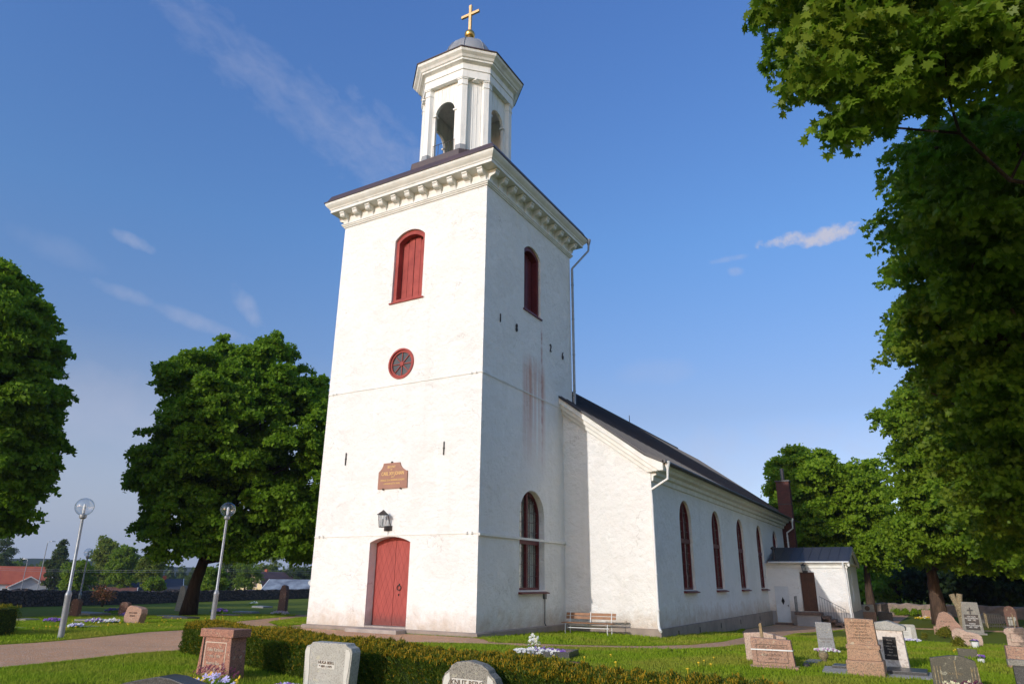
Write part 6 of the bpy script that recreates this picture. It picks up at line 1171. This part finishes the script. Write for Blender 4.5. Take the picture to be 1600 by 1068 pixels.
house('red_roofed_house','smaller gabled wing with red roof and grey porch in front of the long red roof',-212.0,92.2,R(-22),12,9.0,2.5,2.6,'grey render','red tile',gz=-4.2,wins=[('X',-1.5,.4,2.6,1.8),('X',2,.6,1.2,1.2)])
house('bungalow','dark-roofed bungalow with white gable trim between the birches and leaning trunk',-140.5,83.2,R(57),11,8,2.2,1.9,'grey render','dark roof sheet',gz=-3.3,chim=2)
house('bungalow','small red-brown roofed porch building left of the dark-roofed bungalow',-138.5,74.6,R(57),5,3,1.7,.5,'white trim','brown tile',gz=-3.2)
house('cream_house','cream mansard-roofed house with two gable windows left of the tower',-166,139,R(106),19,8.6,3.2,5.0,'cream paint','brown tile',gz=-5.2,mans=True,chim=-2,wins=[('x',-1.6,4.0,1.1,1.3),('x',1.8,4.0,1.1,1.3)])
t=house('barn','brown outbuilding with grey streaked metal roof and satellite dish in front of the cream house',-88.3,85.9,R(30),24,10,2.2,2.2,'barn brown','glazed roof',gz=-3.4)
mb=MB(); mb.lathe([(0,0),(.25,-.04),(.45,-.14),(.5,-.2)],(-3.5,-3.2,4.1),16,axis='y'); mb.build('satellite_dish',MT['white trim'],t); mb=MB(); mb.tube([(-3.5,-3.0,3.0),(-3.5,-3.0,4.2)],.05,6); mb.build('dish_pole',MT['iron'],t)
def pole(name,label,cat,x,y,H,r,mat,arm=False,rz=0,lean=0):
    t=thing(name,label,cat,base(x,y),rz); t.rotation_euler=(0,lean,rz); mb=MB(); mb.tube([(0,0,-.5),(0,0,H)],[r,r*.7],8); mb.build('post',MT[mat],t)
    if arm: mb=MB(); mb.tube([(0,0,H),(.2,0,H+.25),(.9,0,H+.35)],.05,6); mb.box(.7,1.5,-.14,.14,H+.28,H+.42); mb.build('lamp_head',MT['white trim'],t)
    else: mb=MB(); mb.box(-.35,.35,-.04,.04,H-.35,H-.27); mb.build('crossarm',MT[mat],t)
    return t
pole('utility_pole','grey wooden utility pole right of the leaning tree trunk beyond the wall','pole',-72.8,48.5,3.75,.09,'weathered pole')
pole('street_light','tall thin street light in front of the spruce','street light',-118,47,8.3,.09,'galvanised',True,R(110))
pole('street_light','street light rising behind the red roof near the left edge','street light',-190,80,8.4,.10,'galvanised',True,R(200))
pole('utility_pole','far thin pole left of the dark spruce','pole',-160,75,6.2,.10,'weathered pole')
pole('antenna_mast','roof antenna mast beside the cream house','antenna',-165,130,9.0,.05,'iron')
t=thing('power_line','thin pale overhead wire strung from the utility pole along the field','wire',(-72.8,48.5,h(-72.8,48.5)+3.4)); mb=MB()
for dz in (0,.25):
    for (dx,dy,zz) in ((-60,-25,1.0),(50,110,1.5),):
        mb.tube([(dx*k/12,dy*k/12,dz+zz*k/12-2.0*math.sin(PI*k/12)*.35) for k in range(13)],.012,4)
mb.build('wire',MT['galvanised'],t)
# hills
def hill(name,cx,cy,L,hh,rot,seed,dpt=160):
    rr=random.Random(seed); mb=MB(); n=70; vs=[];fs=[]
    ph=[rr.random()*6 for _ in range(4)]
    for i in range(n+1):
        u=-L/2+L*i/n; e=math.sin(PI*i/n)**.6
        hz=hh*e*(.75+.16*math.sin(i*.17+ph[0])+.10*math.sin(i*.41+ph[1]))
        for j,(d,f) in enumerate(((-dpt,0),(-dpt*.5,.6),(-dpt*.15,.95),(dpt*.1,1),(dpt,.0))):
            x=u*math.cos(rot)-d*math.sin(rot); y=u*math.sin(rot)+d*math.cos(rot); vs.append((x,y,hz*f+rr.uniform(-.5,.5)-5))
    for i in range(n):
        for j in range(4): k=i*5+j; fs.append((k,k+1,k+6,k+5))
    mb.add(vs,fs); o=mb.build(name,MT['far hill']); o.location=(cx,cy,0); tag(o,kind='structure'); return o
n=NT('far hill',.95,.05); n.color(n.mix(n.ramp(n.noise(.05,6,.7,v=n.vec(src='pos')),.35,.65),(.022,.036,.022),(.035,.05,.026))); MT['far hill']=n.mat
hill('hills',-1010,420,1500,27,R(62),1); hill('hills',-640,1050,1300,27,R(20),2); hill('hills',160,1300,1300,26,R(-8),3)
r=np.random.default_rng(4); V=[];F_=[]
def treeline(label,pts,hh,sp,seed,mat='conifer needle',bz=-5):
    r=np.random.default_rng(seed); cl=[]
    p=res(pts,int(sum((Vector(a)-Vector(b)).length for a,b in zip(pts,pts[1:]))/sp))
    for q in p:
        for k in range(3):
            H=hh*r.uniform(.6,1.25); x,y=q.x+r.normal()*sp*.8,q.y+r.normal()*sp*1.5
            for m_ in range(4): cl.append((x,y,bz+H*(.2+.22*m_),H*.26*(1-.19*m_)))
    o=leaves('forest',cl,30,hh*.18,QUAD,MT[mat],None,(0,0,0),seed=seed,flat=1.1,up=.2,spray=False); tag(o,label,'forest',kind='stuff'); return o
treeline('dark wood along the far ridge and fields left of the tower',[(-330,120),(-300,200),(-260,280),(-180,330),(-60,360)],11,7,3)
treeline('far green wood behind the churchyard on the right',[(-40,210),(20,190),(80,180)],9,6,4,'far leaf',-3)

# air: pale even haze over the whole place
def haze():
    mb=MB(); mb.box(-1900,1500,-700,2300,-9,60); o=mb.build('haze',None); o.data.materials.clear()
    m=bpy.data.materials.new('haze'); m.use_nodes=True; nt=m.node_tree; nt.nodes.clear(); out=nt.nodes.new('ShaderNodeOutputMaterial'); v=nt.nodes.new('ShaderNodeVolumePrincipled')
    v.inputs['Color'].default_value=(.62,.74,.95,1); v.inputs['Density'].default_value=.00018; v.inputs['Anisotropy'].default_value=.3; nt.links.new(v.outputs[0],out.inputs['Volume'])
    o.data.materials.append(m); tag(o,'faint blue air between the churchyard and the far hills','haze',kind='stuff')
haze()
